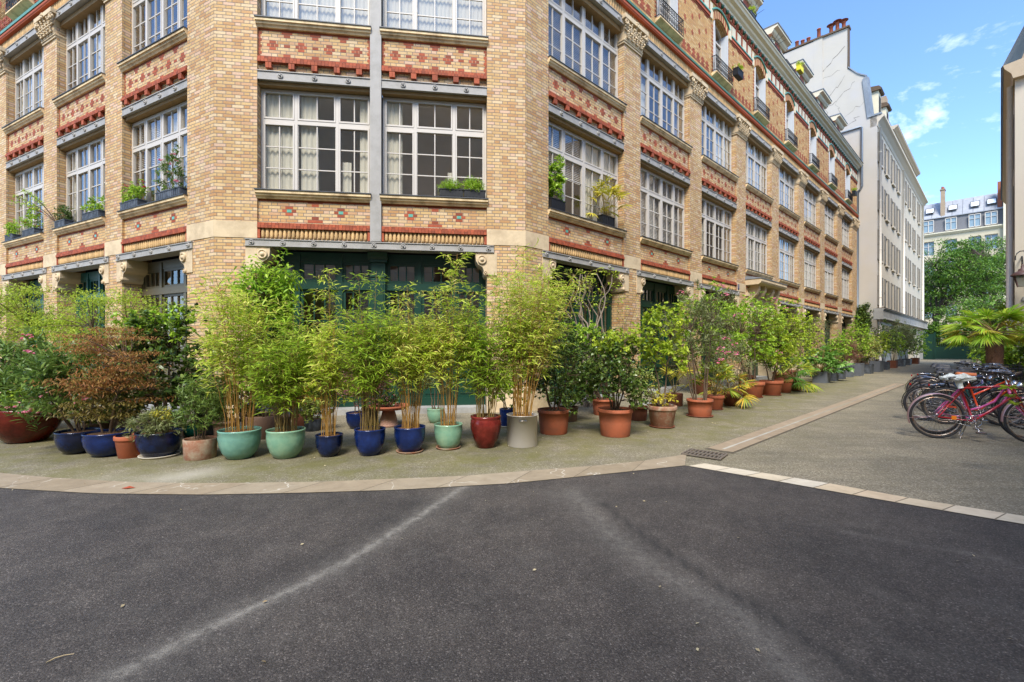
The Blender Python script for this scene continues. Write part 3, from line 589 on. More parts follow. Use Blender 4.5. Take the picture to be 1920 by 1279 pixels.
b=MB(); b.box(3.06,3.36,.28,.5,.12,3.30); b.box(3.02,3.40,.24,.5,3.30,3.36); b.profile([(.5,3.36),(.22,3.36),(.18,3.40),(.16,3.47),(.14,3.50),(.5,3.50)],3.0,3.42); b.box(3.10,3.32,.265,.28,.5,2.9); b.box(3.04,3.38,.26,.5,2.98,3.03); b.build('pilaster',GREEN,BB,FR)
DOORM=[GREEN,GREEN,GREEN,None,GREEN,GREEN,GREEN,GREEN]
for (a,c),m in zip(BAYS_R,DOORM):
    if m is None: continue
    shopfront(RR,a,c,m,[1,1.1,1.1,1]); corbel(RR,a,1); corbel(RR,c,-1)
for (a,c),m in zip(BAYS_L,(OLIVE,TEALP,TEALP,GREEN)):
    shopfront(LR,a,c,m,[1,1.2,1] if m is OLIVE else [1,1,1,1]); corbel(LR,a,1); corbel(LR,c,-1)
corbel(FR,.83,1); corbel(FR,5.58,-1)
b=MB(); b.box(.83,5.58,-.02,.6,0,.12); b.build('threshold',CONC,BB,FR)
b=MB(); [b.box(a,c,-.02,.6,0,.12) for a,c in BAYS_R]; b.build('threshold',CONC,BB,RR)
b=MB(); [b.box(a,c,-.02,.6,0,.12) for a,c in BAYS_L]; b.build('threshold',CONC,BB,LR)
# entrance portal with a stone canopy (fourth bay of the lane front)
a,c=BAYS_R[3]; b=MB()
b.box(a,a+.55,-.06,.55,0,3.55); b.box(c-.55,c,-.06,.55,0,3.55); b.box(a+.55,c-.55,-.04,.55,2.9,3.68)
b.box(a-.05,c+.05,-.10,.5,3.55,3.69); 
for q in (a+.35,(a+c)/2-.5,(a+c)/2+.5,c-.35): b.prism([(y_,z_) for y_,z_ in ((.0,3.2),(-.1,3.25),(-.16,3.45),(-.34,3.62),(-.42,3.80),(-.42,4.0),(0,4.0))][::-1],q-.11,q+.11,'x')
b.box(a+.1,c-.1,-.03,.5,3.69,4.0)
b.profile([(.5,4.0),(-.5,4.0),(-.58,4.05),(-.62,4.12),(-.62,4.22),(.5,4.22)],a-.05,c+.05)
b.build('entrance_canopy',STONE,BB,RR)
b=MB(); b.profile([(.5,4.225),(-.64,4.225),(-.64,4.245),(-.1,4.36),(.5,4.36)],a-.07,c+.07); b.build('canopy_flashing',ZINC,BB,RR)
b=MB(); b.box(a+.55,c-.55,.4,.46,.12,2.9); b.box(a+.75,(a+c)/2-.06,.37,.4,.4,2.7); b.box((a+c)/2+.06,c-.75,.37,.4,.4,2.7); b.build('entrance_door',GREEN,BB,RR)
b=MB(); b.box(11.98,12.12,-.03,-.013,3.76,3.96); pl=b.build('number_plaque',pbr('blue_enamel',(44,48,96),.3),BB,RR)
b=MB()
for z in (3.80,3.84,3.88,3.92): pass
# the figure 1 and a second figure in white strokes
b.box(12.015,12.026,-.0325,-.0302,3.80,3.92)
for s_ in ((12.05,12.095,3.912,3.922),(12.05,12.060,3.865,3.912),(12.05,12.095,3.855,3.865),(12.085,12.095,3.808,3.855),(12.05,12.095,3.798,3.808)): b.box(s_[0],s_[1],-.0325,-.0302,s_[2],s_[3])
b.build('digits',WHITE,pl)
# capitals --------------------------------------------------------------
def capital(w):
    b=MB(); h=.66; random.seed(5)
    b.box(-w/2-.02,w/2+.02,-.03,.3,-.02,.04); b.box(-w/2-.04,w/2+.04,-.05,.3,.04,.08)
    b.prism([(-w/2,.08),(w/2,.08),(w/2+.02,.3),(w/2+.10,.5),(w/2+.14,.56),(-w/2-.14,.56),(-w/2-.10,.5),(-w/2-.02,.3)],-.06,.3)
    b.box(-w/2-.15,w/2+.15,-.17,.3,.56,.68)
    def frond(x,y,z,s,lean):
        for k in range(5):
            t=k/4; b.ball((x+lean*.02*t,y-.05-.05*t*t*s*4,z+.05+t*s),.045*s*4*(1-.35*abs(t-.6)),7,5,(1,.7,1.1))
        for sx in (-1,1):
            for k in range(3): b.ball((x+sx*(.05+.02*k),y-.04-.03*k,z+.06+k*.05),.03,6,4)
    n=max(3,int(w/.2))
    for i in range(n): frond(-w/2+w*(i+.5)/n,-.04,.08,.2,0)
    for i in range(n+1): frond(-w/2+w*i/n,-.05,.26,.2,0)
    for sx in (-1,1):
        for k in range(9): q=k*.75; r=.10*(1-k/11); b.ball((sx*(w/2+.04)+r*math.cos(q),-.13-.01*k*.3,.46+r*math.sin(q)),.034,7,5)
    for k in range(5): b.ball((math.cos(k*1.26)*.05,-.17,.6+math.sin(k*1.26)*.05),.035,6,4)
    return b
CAPS={}
def caps(P_,M):
    for a,c in P_:
        w=round(c-a,1)
        if w not in CAPS: CAPS[w]=capital(w).build('capital',STONE,BB,M@Matrix.Translation(((a+c)/2,0,10.0)))
        else:
            o=CAPS[w].copy(); COL.objects.link(o); o.parent=BB; o.matrix_local=M@Matrix.Translation(((a+c)/2,0,10.0))
caps(PIERS_R[1:],RR); caps(PIERS_L[1:],LR)
# frieze, string course, attic storey --------------------------------------
def miter(M,prof,x0,x1,name,mat,l=None,r=None):
    """profile [(y,z)] run along x with mitred ends: l / r are tangents of half the corner turn"""
    V=[];n=len(prof)
    for y,z in prof: V.append((x0+(l*y if l else 0),y,z))
    for y,z in prof: V.append((x1-(r*y if r else 0),y,z))
    b=MB()
    for i in range(n):
        j=(i+1)%n; b.face([V[i],V[n+i],V[n+j],V[j]][::-1])
    b.face([V[i] for i in range(n)]); b.face([V[n+i] for i in reversed(range(n))])
    return b.build(name,mat,BB,M)
TM=math.tan(rad(17.6))
ENDS=((LR,-15.3,0,None,TM),(FR,0,6.44,TM,TM),(RR,0,END_R,TM,None))
for M,x0,x1,l,r in ENDS:
    miter(M,[(.02,10.955),(.5,10.955),(.5,10.97),(-.10,10.97),(-.10,10.955)],x0,x1,'string_course',RED,l,r)
    miter(M,[(-.10,10.972),(.4,10.972),(.4,11.05),(-.12,11.05),(-.12,11.0)],x0,x1,'string_course',RED,l,r)
    miter(M,[(-.085,11.052),(.4,11.052),(.4,11.12),(-.085,11.12)],x0,x1,'string_course',RED,l,r)
    miter(M,[(-.11,11.122),(.4,11.122),(.4,11.17),(-.06,11.20),(-.13,11.17)],x0,x1,'teal_string',TEAL,l,r)
    # ribbed frieze
    b=MB(); n=int((x1-x0)/.11)
    for i in range(n):
        q=x0+(x1-x0)*(i+.5)/n; b.lathe([(.03,10.67),(.04,10.70),(.045,10.80),(.04,10.92),(.03,10.955)],(q,.01,0),6)
    b.build('ribbed_frieze',BILLET,BB,M)
def arch_open(M,x0,x1,wins,zt=14.38,w=1.25,zb=11.5,zs=13.45,rise=.28):
    b=MB(); y0,y1=.0,.5; z0=11.2; cur=x0
    for xc in wins:
        a,e=xc-w/2,xc+w/2
        b.box(cur,a,y0,y1,z0,zt); b.box(a,e,y0,y1,z0,zb); n=10
        pts=[(a+(e-a)*i/n,zs+rise*(1-((i/n)*2-1)**2)) for i in range(n+1)]
        for p,q in zip(pts[:-1],pts[1:]): b.prism([p,q,(q[0],zt),(p[0],zt)],y0,y1)
        cur=e
    b.box(cur,x1,y0,y1,z0,zt); b.build('attic_wall',OCHRE,BB,M)
ATT_R=[(a+c)/2 for a,c in BAYS_R]; ATT_L=[(a+c)/2 for a,c in BAYS_L]
arch_open(RR,0,END_R,ATT_R); arch_open(LR,-15.3,0,ATT_L); arch_open(FR,0,6.44,[1.96,4.45])
def attic_trim(M,x0,x1,wins,l,r):
    w=1.25; rb=MB(); ab=MB(); hood=MB(); st=MB(); wh=MB(); bs=MB()
    for xc in wins:
        a,e=xc-w/2,xc+w/2
        for s,xx in ((-1,a),(1,e)):
            for i in range(27):
                if i%2: z=11.52+i*.0675; k=.14; rb.box(min(xx,xx+s*k),max(xx,xx+s*k),-.006,.10,z,z+.06)
        n=14
        for i in range(n):     # radiating arch bricks
            t0,t1=i/n,(i+.82)/n
            P=lambda t,d:(a-.02+(w+.04)*t,13.45+.28*(1-(2*t-1)**2)+d)
            p,q=P(t0,0),P(t1,0); p2,q2=P(t0,.27),P(t1,.27); (rb if i%2 else ab).prism([p,q,(q2[0]+(t1-.5)*.12,q2[1]),(p2[0]+(t0-.5)*.12,p2[1])],-.03,.46)
        pts=[(xc+(w+.36)*(t-.5),13.60+.32*(1-(2*t-1)**2)+.16) for t in [i/12 for i in range(13)]]
        hood.tube([(p[0],-.04,p[1]) for p in pts],.035,None,6)
        for s in (-1,1): x=xc+s*(w/2+.22); wh.box(x-.09,x+.09,-.05,.1,13.42,13.98)
    # wall between windows: small crosses, a stepped base band, an upper string and pale panels
    edges=[x0]+[v for xc in wins for v in (xc-w/2-.32,xc+w/2+.32)]+[x1]
    for i in range(0,len(edges),2):
        a,e=edges[i],edges[i+1]
        if e-a<.4: continue
        st.box(a,e,-.07,.1,13.56,13.61); rb.box(a,e,-.045,.1,13.44,13.555); rb.box(a,e,-.02,.1,13.38,13.435)
        n=max(1,round((e-a)/.55))
        for k in range(n):
            q=a+(e-a)*(k+.5)/n; wh.box(q-.17,q+.17,-.03,.1,13.66,14.05); rb.box(q-.26,q-.19,-.02,.1,13.62,14.12); rb.box(q+.19,q+.26,-.02,.1,13.62,14.12)
            cross(rb,q,13.27,full=False,cw=.07); cross(rb,q,13.33,full=False)
        nx=max(1,int((e-a)/.52)); 
        for k in range(nx):
            q=a+(e-a)*(k+.5)/nx
            for j in range(3): 
                z=12.0+j*.50+(.25 if k%2 else 0)
                if z<13.2: cross(rb,q,z,cw=.055)
        nb=max(2,int((e-a)/.34))
        for k in range(nb):
            q=a+(e-a)*(k+.5)/nb; cross(rb,q,11.62,cw=.10); rb.box(q-.17,q+.17,-.003,.02,11.42,11.475); rb.box(q-.13,q+.13,-.003,.02,11.485,11.54)
    rb.box(x0,x1,-.004,.02,11.205,11.34); rb.box(x0,x1,-.03,.1,14.12,14.18)
    n=int((x1-x0)/.42)
    for k in range(n): q=x0+(x1-x0)*(k+.5)/n; bs.ball((q,-.07,14.27),.075,8,6); rb.box(q-.21,q-.09,-.05,.1,14.19,14.36)
    al=MB(); [absorb(al,q_,i_) for i_,q_ in enumerate((rb,hood,ab,st,wh,bs))]; al.build('attic_dressing',[RED,TEAL,BILLET,TEAL,CREAM,BOSS],BB,M)
    miter(M,[(.5,14.37),(.5,14.80),(-.38,14.80),(-.38,14.73),(-.34,14.70),(-.31,14.62),(-.20,14.58),(-.17,14.50),(-.09,14.45),(-.07,14.37)],x0,x1,'cornice',CREAM,l,r)
    miter(M,[(.5,14.802),(.5,14.84),(-.41,14.825),(-.41,14.802)],x0,x1,'gutter',DKMETAL,l,r)
for (M,x0,x1,l,r),wn in zip(ENDS,(ATT_L,[1.96,4.45],ATT_R)): attic_trim(M,x0,x1,wn,l,r)
# attic windows with railings
def railing(w,h,d,label=None):
    b=MB(); y0,y1=-d,.0
    for z in (.03,h): b.tube([(-w/2,y1,z),(-w/2,y0,z),(w/2,y0,z),(w/2,y1,z)],.016,None,6)
    b.tube([(-w/2,y0,h*.62),(w/2,y0,h*.62)],.01,None,5)
    n=int(w/.11)
    for i in range(n+1):
        x=-w/2+w*i/n; b.tube([(x,y0,.03),(x,y0,h)],.009,None,5,False)
        if i<n: 
            xc=x+w/n/2; b.torus((xc,y0,h*.82),.04,.007,'y',10,4); b.torus((xc,y0,h*.3),.035,.007,'y',10,4); b.tube([(x,y0,.05),(xc,y0,h*.5),(x+w/n,y0,.05)],.006,None,4,False)
    for y in (y0*.33,y0*.66):
        for s in (-1,1): b.tube([(s*w/2,y,.03),(s*w/2,y,h)],.009,None,5,False)
    return b
aw=MB(); W=1.23; aw.box(-W/2,-W/2+.06,.2,.28,0,2.0); aw.box(W/2-.06,W/2,.2,.28,0,2.0); aw.box(-.05,.05,.19,.28,0,2.2); aw.box(-W/2,W/2,.2,.28,0,.12); aw.box(-W/2,W/2,.2,.28,1.55,1.62)
for i in range(8): t=-W/2+W*i/8; aw.prism([(t,1.9+.25*(1-(2*i/8-1)**2)),(t+W/8,1.9+.25*(1-(2*(i+1)/8-1)**2)),(t+W/8,2.24),(t,2.24)],.2,.28)
pa0=MB(); pa0.face([(-W/2,.25,0),(W/2,.25,0),(W/2,.25,2.2),(-W/2,.25,2.2)])
bk=MB(); bk.face([(-W/2,1.2,0),(W/2,1.2,0),(W/2,1.2,2.2),(-W/2,1.2,2.2)]); bk.face([(-W/2,.3,0),(-W/2,1.2,0),(-W/2,1.2,2.2),(-W/2,.3,2.2)]); bk.face([(W/2,.3,0),(W/2,.3,2.2),(W/2,1.2,2.2),(W/2,1.2,0)])
sh=MB()
for s in (-1,1):
    sh.box(min(s*W/2,s*(W/2-.035)),max(s*W/2,s*(W/2-.035)),-.05,.2,.05,1.95)
awo=aw.build('attic_window',WHITE,BB); br=MB(); [br.box(-W/2+.06,W/2-.06,.22,.26,z,z+.022) for z in (.55,1.05)]; br.build('glazing_bars',WHITE,awo)
pa0.build('pane',GLASS,awo); bk.build('room_wall',INT,awo); sh.build('folded_shutter',pbr('pale_shutter',(196,200,202),.5,var=.05),awo)
cloth(-W/2+.05,-.1,.05,2.0,.4,parent=awo)
rl=railing(1.5,.55,.17).build('railing',BLACK,BB)
sl_=MB(); sl_.profile([(.3,-.12),(.3,0),(-.19,0),(-.19,-.04),(-.08,-.09),(-.02,-.12)],-.74,.74); slo=sl_.build('attic_sill',SILL,BB)
for M,wn in ((RR,ATT_R),(LR,ATT_L),(FR,[1.96,4.45])):
    for xc in wn:
        dup(awo,BB,M@Matrix.Translation((xc,0,11.5))); dup(rl,BB,M@Matrix.Translation((xc,0,11.52))); dup(slo,BB,M@Matrix.Translation((xc,0,11.5)))
for o_ in (awo,rl,slo):
    for ch in list(o_.children): bpy.data.objects.remove(ch)
    bpy.data.objects.remove(o_)
# mansard with dormers
def mans(M,x0,x1,wins,l,r):
    y=.62; b=MB()
    cur=x0
    for xc in list(wins)+[None]:
        e=(xc-.8) if xc is not None else x1
        if e-cur>.2: b.box(cur,e,y,y+.3,14.85,16.55)
        cur=(xc+.8) if xc is not None else x1
    b.build('parapet_wall',PALEP,BB,M)
    rb=MB(); cur=x0
    for xc in list(wins)+[None]:
        e=(xc-.8) if xc is not None else x1
        if e-cur>.2:
            rb.box(cur,cur+.13,y-.03,y+.1,14.85,16.55); rb.box(e-.13,e,y-.03,y+.1,14.85,16.55); rb.box(cur+.13,e-.13,y-.03,y+.1,16.38,16.55); rb.box(cur,e,y-.06,y+.3,16.56,16.62)
        cur=(xc+.8) if xc is not None else x1
    for xc in wins: 
        for s in (-1,1): rb.box(xc+s*.66-.12,xc+s*.66+.12,y-.12,y+.5,14.85,16.5)
        n=9; 
        for i in range(n):
            t0,t1=i/n,(i+1)/n; P=lambda t,d:(xc-.56+1.12*t,16.42+.24*(1-(2*t-1)**2)+d); p,q=P(t0,0),P(t1,0); rb.prism([p,q,(q[0],q[1]+.22),(p[0],p[1]+.22)],y-.10,y+.4)
    rb.build('red_dressing',RED,BB,M)
    for xc in wins:
        d=MB(); d.box(xc-.82,xc+.82,y-.06,y+1.6,16.66,16.9); d.profile([(y+1.8,16.9),(y-.14,16.9),(y-.22,16.98),(y-.26,17.08),(y-.42,17.14),(y-.42,17.24),(y+1.8,17.24)],xc-1.06,xc+1.06); d.box(xc-.8,xc-.72,y+.02,y+1.5,14.85,16.66); d.box(xc+.72,xc+.8,y+.02,y+1.5,14.85,16.66)
        d.box(xc-.70,xc-.56,y-.14,y-.1,16.3,16.66); d.box(xc+.56,xc+.70,y-.14,y-.1,16.3,16.66)
        o=d.build('dormer',CREAM,BB,M)
        z=MB(); z.box(xc-1.09,xc+1.09,y-.45,y+1.85,17.245,17.28); z.prism([(xc-1.09,17.28),(xc+1.09,17.28),(xc+.8,17.42),(xc-.8,17.42)],y-.4,y+1.8); z.build('dormer_roof',ZINC,o)
        g=MB(); g.box(xc-.54,xc-.47,y+.2,y+.27,14.9,16.6); g.box(xc+.47,xc+.54,y+.2,y+.27,14.9,16.6); g.box(xc-.05,xc+.05,y+.19,y+.27,14.9,16.62); g.box(xc-.54,xc+.54,y+.2,y+.27,14.9,15.0); g.box(xc-.54,xc+.54,y+.2,y+.27,16.1,16.16); g.build('dormer_window',WHITE,o)
        g=MB(); g.face([(xc-.54,y+.25,14.9),(xc+.54,y+.25,14.9),(xc+.54,y+.25,16.66),(xc-.54,y+.25,16.66)]); g.build('pane',GLASS,o)
        g=MB(); g.box(xc-.7,xc+.7,y+.9,y+.95,14.85,16.7); g.build('room_wall',INT,o)
    b=MB(); b.face([(x0,y+.25,16.56),(x1,y+.25,16.56),(x1,y+1.3,17.9),(x0,y+1.3,17.9)]); b.face([(x0,y+1.3,17.9),(x1,y+1.3,17.9),(x1,y+6.5,18.9),(x0,y+6.5,18.9)])
    b.face([(x0,y+.25,16.56),(x0,y+1.3,17.9),(x0,y+6.5,18.9),(x0,y+6.5,15)]); b.face([(x1,y+.25,16.56),(x1,y+6.5,15),(x1,y+6.5,18.9),(x1,y+1.3,17.9)]); b.build('roof',ZINC,BB,M)
mans(RR,.6,END_R,ATT_R,0,0); mans(LR,-14.9,-.6,ATT_L,0,0); mans(FR,.2,6.24,[1.96,4.45],0,0)
# dark closing walls so that no daylight enters from behind
b=MB(); b.box(-15.3,-1.2,2.7,2.8,0,16.5); b.build('rear_wall',DARK,BB,LR); b=MB(); b.box(1.2,END_R,2.7,2.8,0,16.5); b.box(END_R-.1,END_R,.62,2.7,0,16.5); b.build('rear_wall',DARK,BB,RR)
for M,a,c in ((RR,.3,END_R),(LR,-15.3,-.3),(FR,.3,6.1)):
    b=MB(); [b.box(a,c,.62,2.7,z,z+.06) for z in (3.6,7.05,10.7,14.4)]; b.build('floor_slab',DARK,BB,M)
# external blind boxes over second floor windows at the corner bays, railings and boxes on the dormers
rl=railing(1.35,.62,.5).build('railing',BLACK,BB,RR@Matrix.Translation((ATT_R[5],.42,14.9)))
dup(rl,BB,RR@Matrix.Translation((ATT_R[4],.42,14.9))); dup(rl,BB,RR@Matrix.Translation((ATT_R[6],.42,14.9)))
# fan shaped spiked guards
b=MB(); xc=ATT_R[3]
for s in (-1.35,1.35):
    for i in range(9): q=rad(10+20*i); b.tube([(xc+s,.1,15.1),(xc+s,.1-math.cos(q)*.75,15.1+math.sin(q)*.75)],.012,.006,5)
    b.tube([(xc+s,.1-math.cos(PI*i/12)*.45,15.1+math.sin(PI*i/12)*.45) for i in range(13)],.012,None,5)
b.build('spiked_guard',BLACK,BB,RR)
# ================================================================ GREY RENDERED BUILDING down the lane
SG=34.42
GB=thing('rendered_building','tall pale grey rendered building with cracked gable wall and rows of shutters','building',tuple(street(SG,1.15)))
GF=frame(street(SG,1.15),dR); GO=GB.location.copy()
def gl(M): m=M.copy(); m.translation=m.translation-GO; return m
G=gl(GF)      # local x along the lane, y inwards, z up
GL_=28.6
b=MB()
gp_=[(0,0),(11,0),(11,25.4),(1.7,25.3),(1.75,22.25),(.95,21.4),(.6,21.15),(.35,18.2),(0,18.1)]   # (y,z) gable outline
b.prism([(p[0],p[1]) for p in gp_][::-1],0,.45,'x'); b.build('gable_wall',PLAST,GB,G)
b=MB(); b.box(-.06,0,3.3,3.9,17,25.35); b.box(-.05,0,3.9,11,.0,25.3); b.build('gable_flue',PLAST,GB,G)
b=MB()
def trimline(pts,w=.09,x0=-.06,x1=.55):
    for p,q in zip(pts[:-1],pts[1:]):
        b.mesh([(x0,p[0],p[1]),(x1,p[0],p[1]),(x1,q[0],q[1]),(x0,q[0],q[1]),(x0,p[0]-.02,p[1]+w),(x1,p[0]-.02,p[1]+w),(x1,q[0]-.02,q[1]+w),(x0,q[0]-.02,q[1]+w)],[(0,1,2,3),(4,7,6,5),(0,3,7,4),(1,5,6,2),(0,4,5,1),(3,2,6,7)],False)
trimline([(1.7,22.28),(1.15,21.6),(.95,21.42),(.6,21.17)]); 
b.mesh([(-.07,.62,21.2),(-.07,.30,18.1),(-.07,.55,18.1),(-.07,.85,21.0),(.5,.5,21.25),(.5,.2,18.1),(.5,.45,18.1),(.5,.7,21.1)],[(0,1,2,3),(0,4,5,1),(4,7,6,5)],False)
b.box(-.06,.6,-.28,.5,18.12,18.24)
b.build('zinc_trim',ZINC,GB,G); b=MB(); trimline([(11,25.42),(3.3,25.35)],.12,-.12,.55); trimline([(3.3,25.32),(1.62,25.3)],.12,-.12,.55); b.box(-.03,.46,1.66,1.72,22.3,25.4); b.build('coping',BARK,GB,G)
# cracks in the render
CRK=pbr('crack_grey',(96,90,84),.95); b=MB(); random.seed(21)
def crack(p0,p1,n=10,w=.02,jit=.18):
    prev=p0
    for i in range(1,n+1):
        t=i/n; q=(p0[0]+(p1[0]-p0[0])*t+random.uniform(-jit,jit)*(i<n),p0[1]+(p1[1]-p0[1])*t+random.uniform(-jit,jit)*(i<n))
        ww=w*.45*(.5+random.random()); b.mesh([(-.004,prev[0],prev[1]-ww),(-.004,q[0],q[1]-ww),(-.004,q[0],q[1]+ww),(-.004,prev[0],prev[1]+ww)],[(0,1,2,3)],False); prev=q
crack((1.9,24.0),(3.5,22.6),7,.05,.08); crack((1.9,21.8),(2.9,20.6),6,.04); crack((2.9,20.6),(3.2,18.8),6,.03); crack((1.3,21.1),(2.4,20.1),6,.035,.1); crack((2.4,20.1),(2.1,18.9),5,.025); crack((2.1,18.9),(1.9,18.0),4,.035); crack((1.9,18.0),(1.0,18.4),5,.025); crack((.7,19.4),(2.0,18.6),6,.02); crack((1.9,18.0),(2.3,16.6),6,.03); crack((2.4,20.1),(2.9,19.9),3,.05,.1); crack((3.0,19),(3.4,18.2),5,.02); crack((2.2,22.3),(3.6,21.9),6,.02)
b.build('crack',CRK,GB,G)
b=MB(); b.tube([(-.08,2.1,17.55),(-.08,.95,17.6),(-.08,.85,17.5),(-.08,.85,13.2),(-.08,.95,13.0),(-.08,1.1,12.9),(-.08,1.1,.1)],.07,None,8); b.build('drainpipe',pbr('zinc_pipe',(120,128,136),.5,metal=.3),GB,G)
# facade as a wall with true openings
WX=[1.2,4.0,7.0,9.8,13.8,16.8,20.3,24.3]; WZ=[4.45,7.75,11.3,14.8]; WH=2.15; WWd=1.05
b=MB(); xs_=[.45]+[v for x in WX for v in (x-WWd/2,x+WWd/2)]+[GL_]
for i in range(0,len(xs_),2): b.box(xs_[i],xs_[i+1],0,.4,3.4,18.1)
for x in WX:
    z=3.4
    for z0 in WZ: b.box(x-WWd/2,x+WWd/2,0,.4,z,z0); z=z0+WH
    b.box(x-WWd/2,x+WWd/2,0,.4,z,18.1)
b.box(20,GL_,0,.4,0,3.4); b.box(0,.5,0.0,.4,0,3.4); b.box(9.5,10.3,0,.4,0,3.4); b.box(.5,20,1.2,1.4,0,3.4); b.box(GL_-.4,GL_,.4,9,0,18); b.build('facade_wall',PLASTB,GB,G)
b=MB(); b.profile([(.2,3.42),(-.42,3.42),(-.42,3.50),(-.36,3.55),(-.36,4.08),(-.45,4.16),(-.45,4.22),(.2,4.22)],-.02,GL_+.1); b.build('ledge',CONC,GB,G); b=MB(); b.box(-.03,GL_+.12,-.47,-.0,4.222,4.25); b.build('ledge_flashing',BARK,GB,G)
b=MB(); b.profile([(.4,17.35),(-.03,17.35),(-.08,17.6),(-.16,17.7),(-.28,17.85),(-.42,17.95),(-.42,18.1),(.4,18.1)],0,GL_+.3); b.build('cornice',pbr('cornice_stone',(196,182,160),.9),GB,G)
# windows, shutters, sills
wn=MB(); wn.box(-WWd/2,-WWd/2+.06,.12,.18,0,WH); wn.box(WWd/2-.06,WWd/2,.12,.18,0,WH); wn.box(-.04,.04,.11,.18,0,WH); wn.box(-WWd/2,WWd/2,.12,.18,0,.08); wn.box(-WWd/2,WWd/2,.12,.18,WH-.08,WH)
for z in (.7,1.4): wn.box(-WWd/2,WWd/2,.13,.17,z,z+.03)
wo=wn.build('window',WHITE,GB,G); q=MB(); q.face([(-WWd/2,.16,0),(WWd/2,.16,0),(WWd/2,.16,WH),(-WWd/2,.16,WH)]); q.build('pane',GLASS,wo); q=MB(); q.box(-WWd/2,WWd/2,.39,.42,0,WH); q.build('room_wall',DARK,wo)
q=MB(); q.box(-WWd/2-.1,WWd/2+.1,-.14,.1,-.14,0); q.build('sill',PLASTB,wo)
for s in (-1,1):
    q=MB(); x0_,x1_=sorted((s*WWd/2,s*(WWd/2+.5))); q.box(x0_,x0_+.05,-.06,-.01,0,WH); q.box(x1_-.05,x1_,-.06,-.01,0,WH); q.box(x0_,x1_,-.06,-.01,0,.06); q.box(x0_,x1_,-.06,-.01,WH-.06,WH); q.box(x0_,x1_,-.06,-.01,WH/2-.03,WH/2+.03)
    for k in range(34): z=.07+k*.061; q.box(x0_+.05,x1_-.05,-.055,-.02,z,z+.035)
    q.build('shutter',SHUT,wo)
first=True; random.seed(4)
for x in WX:
    for z0 in WZ:
        if first: wo.matrix_local=G@Matrix.Translation((x,0,z0)); first=False; base=wo
        else: dup(base,GB,G@Matrix.Translation((x,0,z0)))
for x in (.35,12.1,27.0):
    b=MB(); b.tube([(x,-.14,0 if x<1 else 4.2),(x,-.14,17.3)],.085,None,10)
    for z in (5,8.5,12,15.5): b.torus((x,-.14,z),.09,.02,'z',10,5)
    b.build('drainpipe',pbr('painted_pipe',(214,206,192),.6),GB,G)
# roof, dormers, chimneys, taller rear block
b=MB(); b.face([(.45,.35,18.15),(12,.35,18.15),(12,.9,21.1),(.45,.9,21.1)]); b.face([(.45,.9,21.1),(12,.9,21.1),(12,9,23),(.45,9,23)]); b.build('mansard_roof',ZINC,GB,G)
for x in (2.2,5.6):
    b=MB(); b.box(x-.55,x+.55,.15,2.2,18.2,20.6); o=b.build('roof_dormer',CREAM,GB,G); c_=MB(); c_.profile([(2.4,20.6),(.0,20.6),(-.06,20.7),(.1,20.9),(2.4,21.3)],x-.7,x+.7); c_.build('dormer_cap',BARK,o); c_=MB(); c_.face([(x-.4,.14,18.6),(x+.4,.14,18.6),(x+.4,.14,20.3),(x-.4,.14,20.3)]); c_.build('pane',DARK,o)
b=MB(); b.box(7.6,8.5,.5,2.6,18,22.6); b.build('chimney',PLASTD,GB,G)
b=MB(); b.box(11.9,GL_-.2,.55,.9,18.1,21.3); b.box(11.9,12.3,.9,8,18.1,21.3); b.box(GL_-.6,GL_-.2,.9,8,18.1,21.3); b.build('upper_storey',PLASTB,GB,G); b=MB(); b.profile([(1,21.1),(.5,21.1),(.4,21.2),(.25,21.3),(.2,21.45),(1,21.45)],11.7,GL_); b.build('cornice',pbr('upper_cornice',(190,176,154),.9),GB,G)
b=MB(); b.prism([(.9,21.45),(.95,23.6),(8,25),(8,18),(.9,18)][::-1],11.7,12.2,'x'); b.build('party_wall',PLASTD,GB,G); b=MB(); b.face([(12.2,.8,21.46),(GL_-6,.8,21.46),(GL_-6,1.3,23.4),(12.2,1.3,23.4)]); b.face([(12.2,1.3,23.4),(GL_-6,1.3,23.4),(GL_-6,8,24.5),(12.2,8,24.5)]); b.build('upper_roof',ZINC,GB,G)
for x in (14,17,20.5,24):
    dup(base,GB,G@Matrix.Translation((x,.53,18.75))@Matrix.Scale(.9,4,(0,0,1)))
for i,(y_,h) in enumerate(((2.0,.45),(2.4,.6),(2.8,.5),(3.6,.75),(4.3,.4),(4.7,.4),(5.1,.5),(5.9,.35),(6.4,.55))):
    b=MB(); z=25.42; b.lathe([(.13,z),(.12,z+h),(.15,z+h+.02),(.15,z+h+.08),(.1,z+h+.08)],(.2,y_,0),10)
    if i<3: b.lathe([(.02,z+h+.28),(.3,z+h+.2),(.02,z+h+.22)],(.2,y_,0),12); b.tube([(.2,y_,z+h),(.2,y_,z+h+.2)],.04)
    b.build('chimney_pot',CHIM,GB,G)
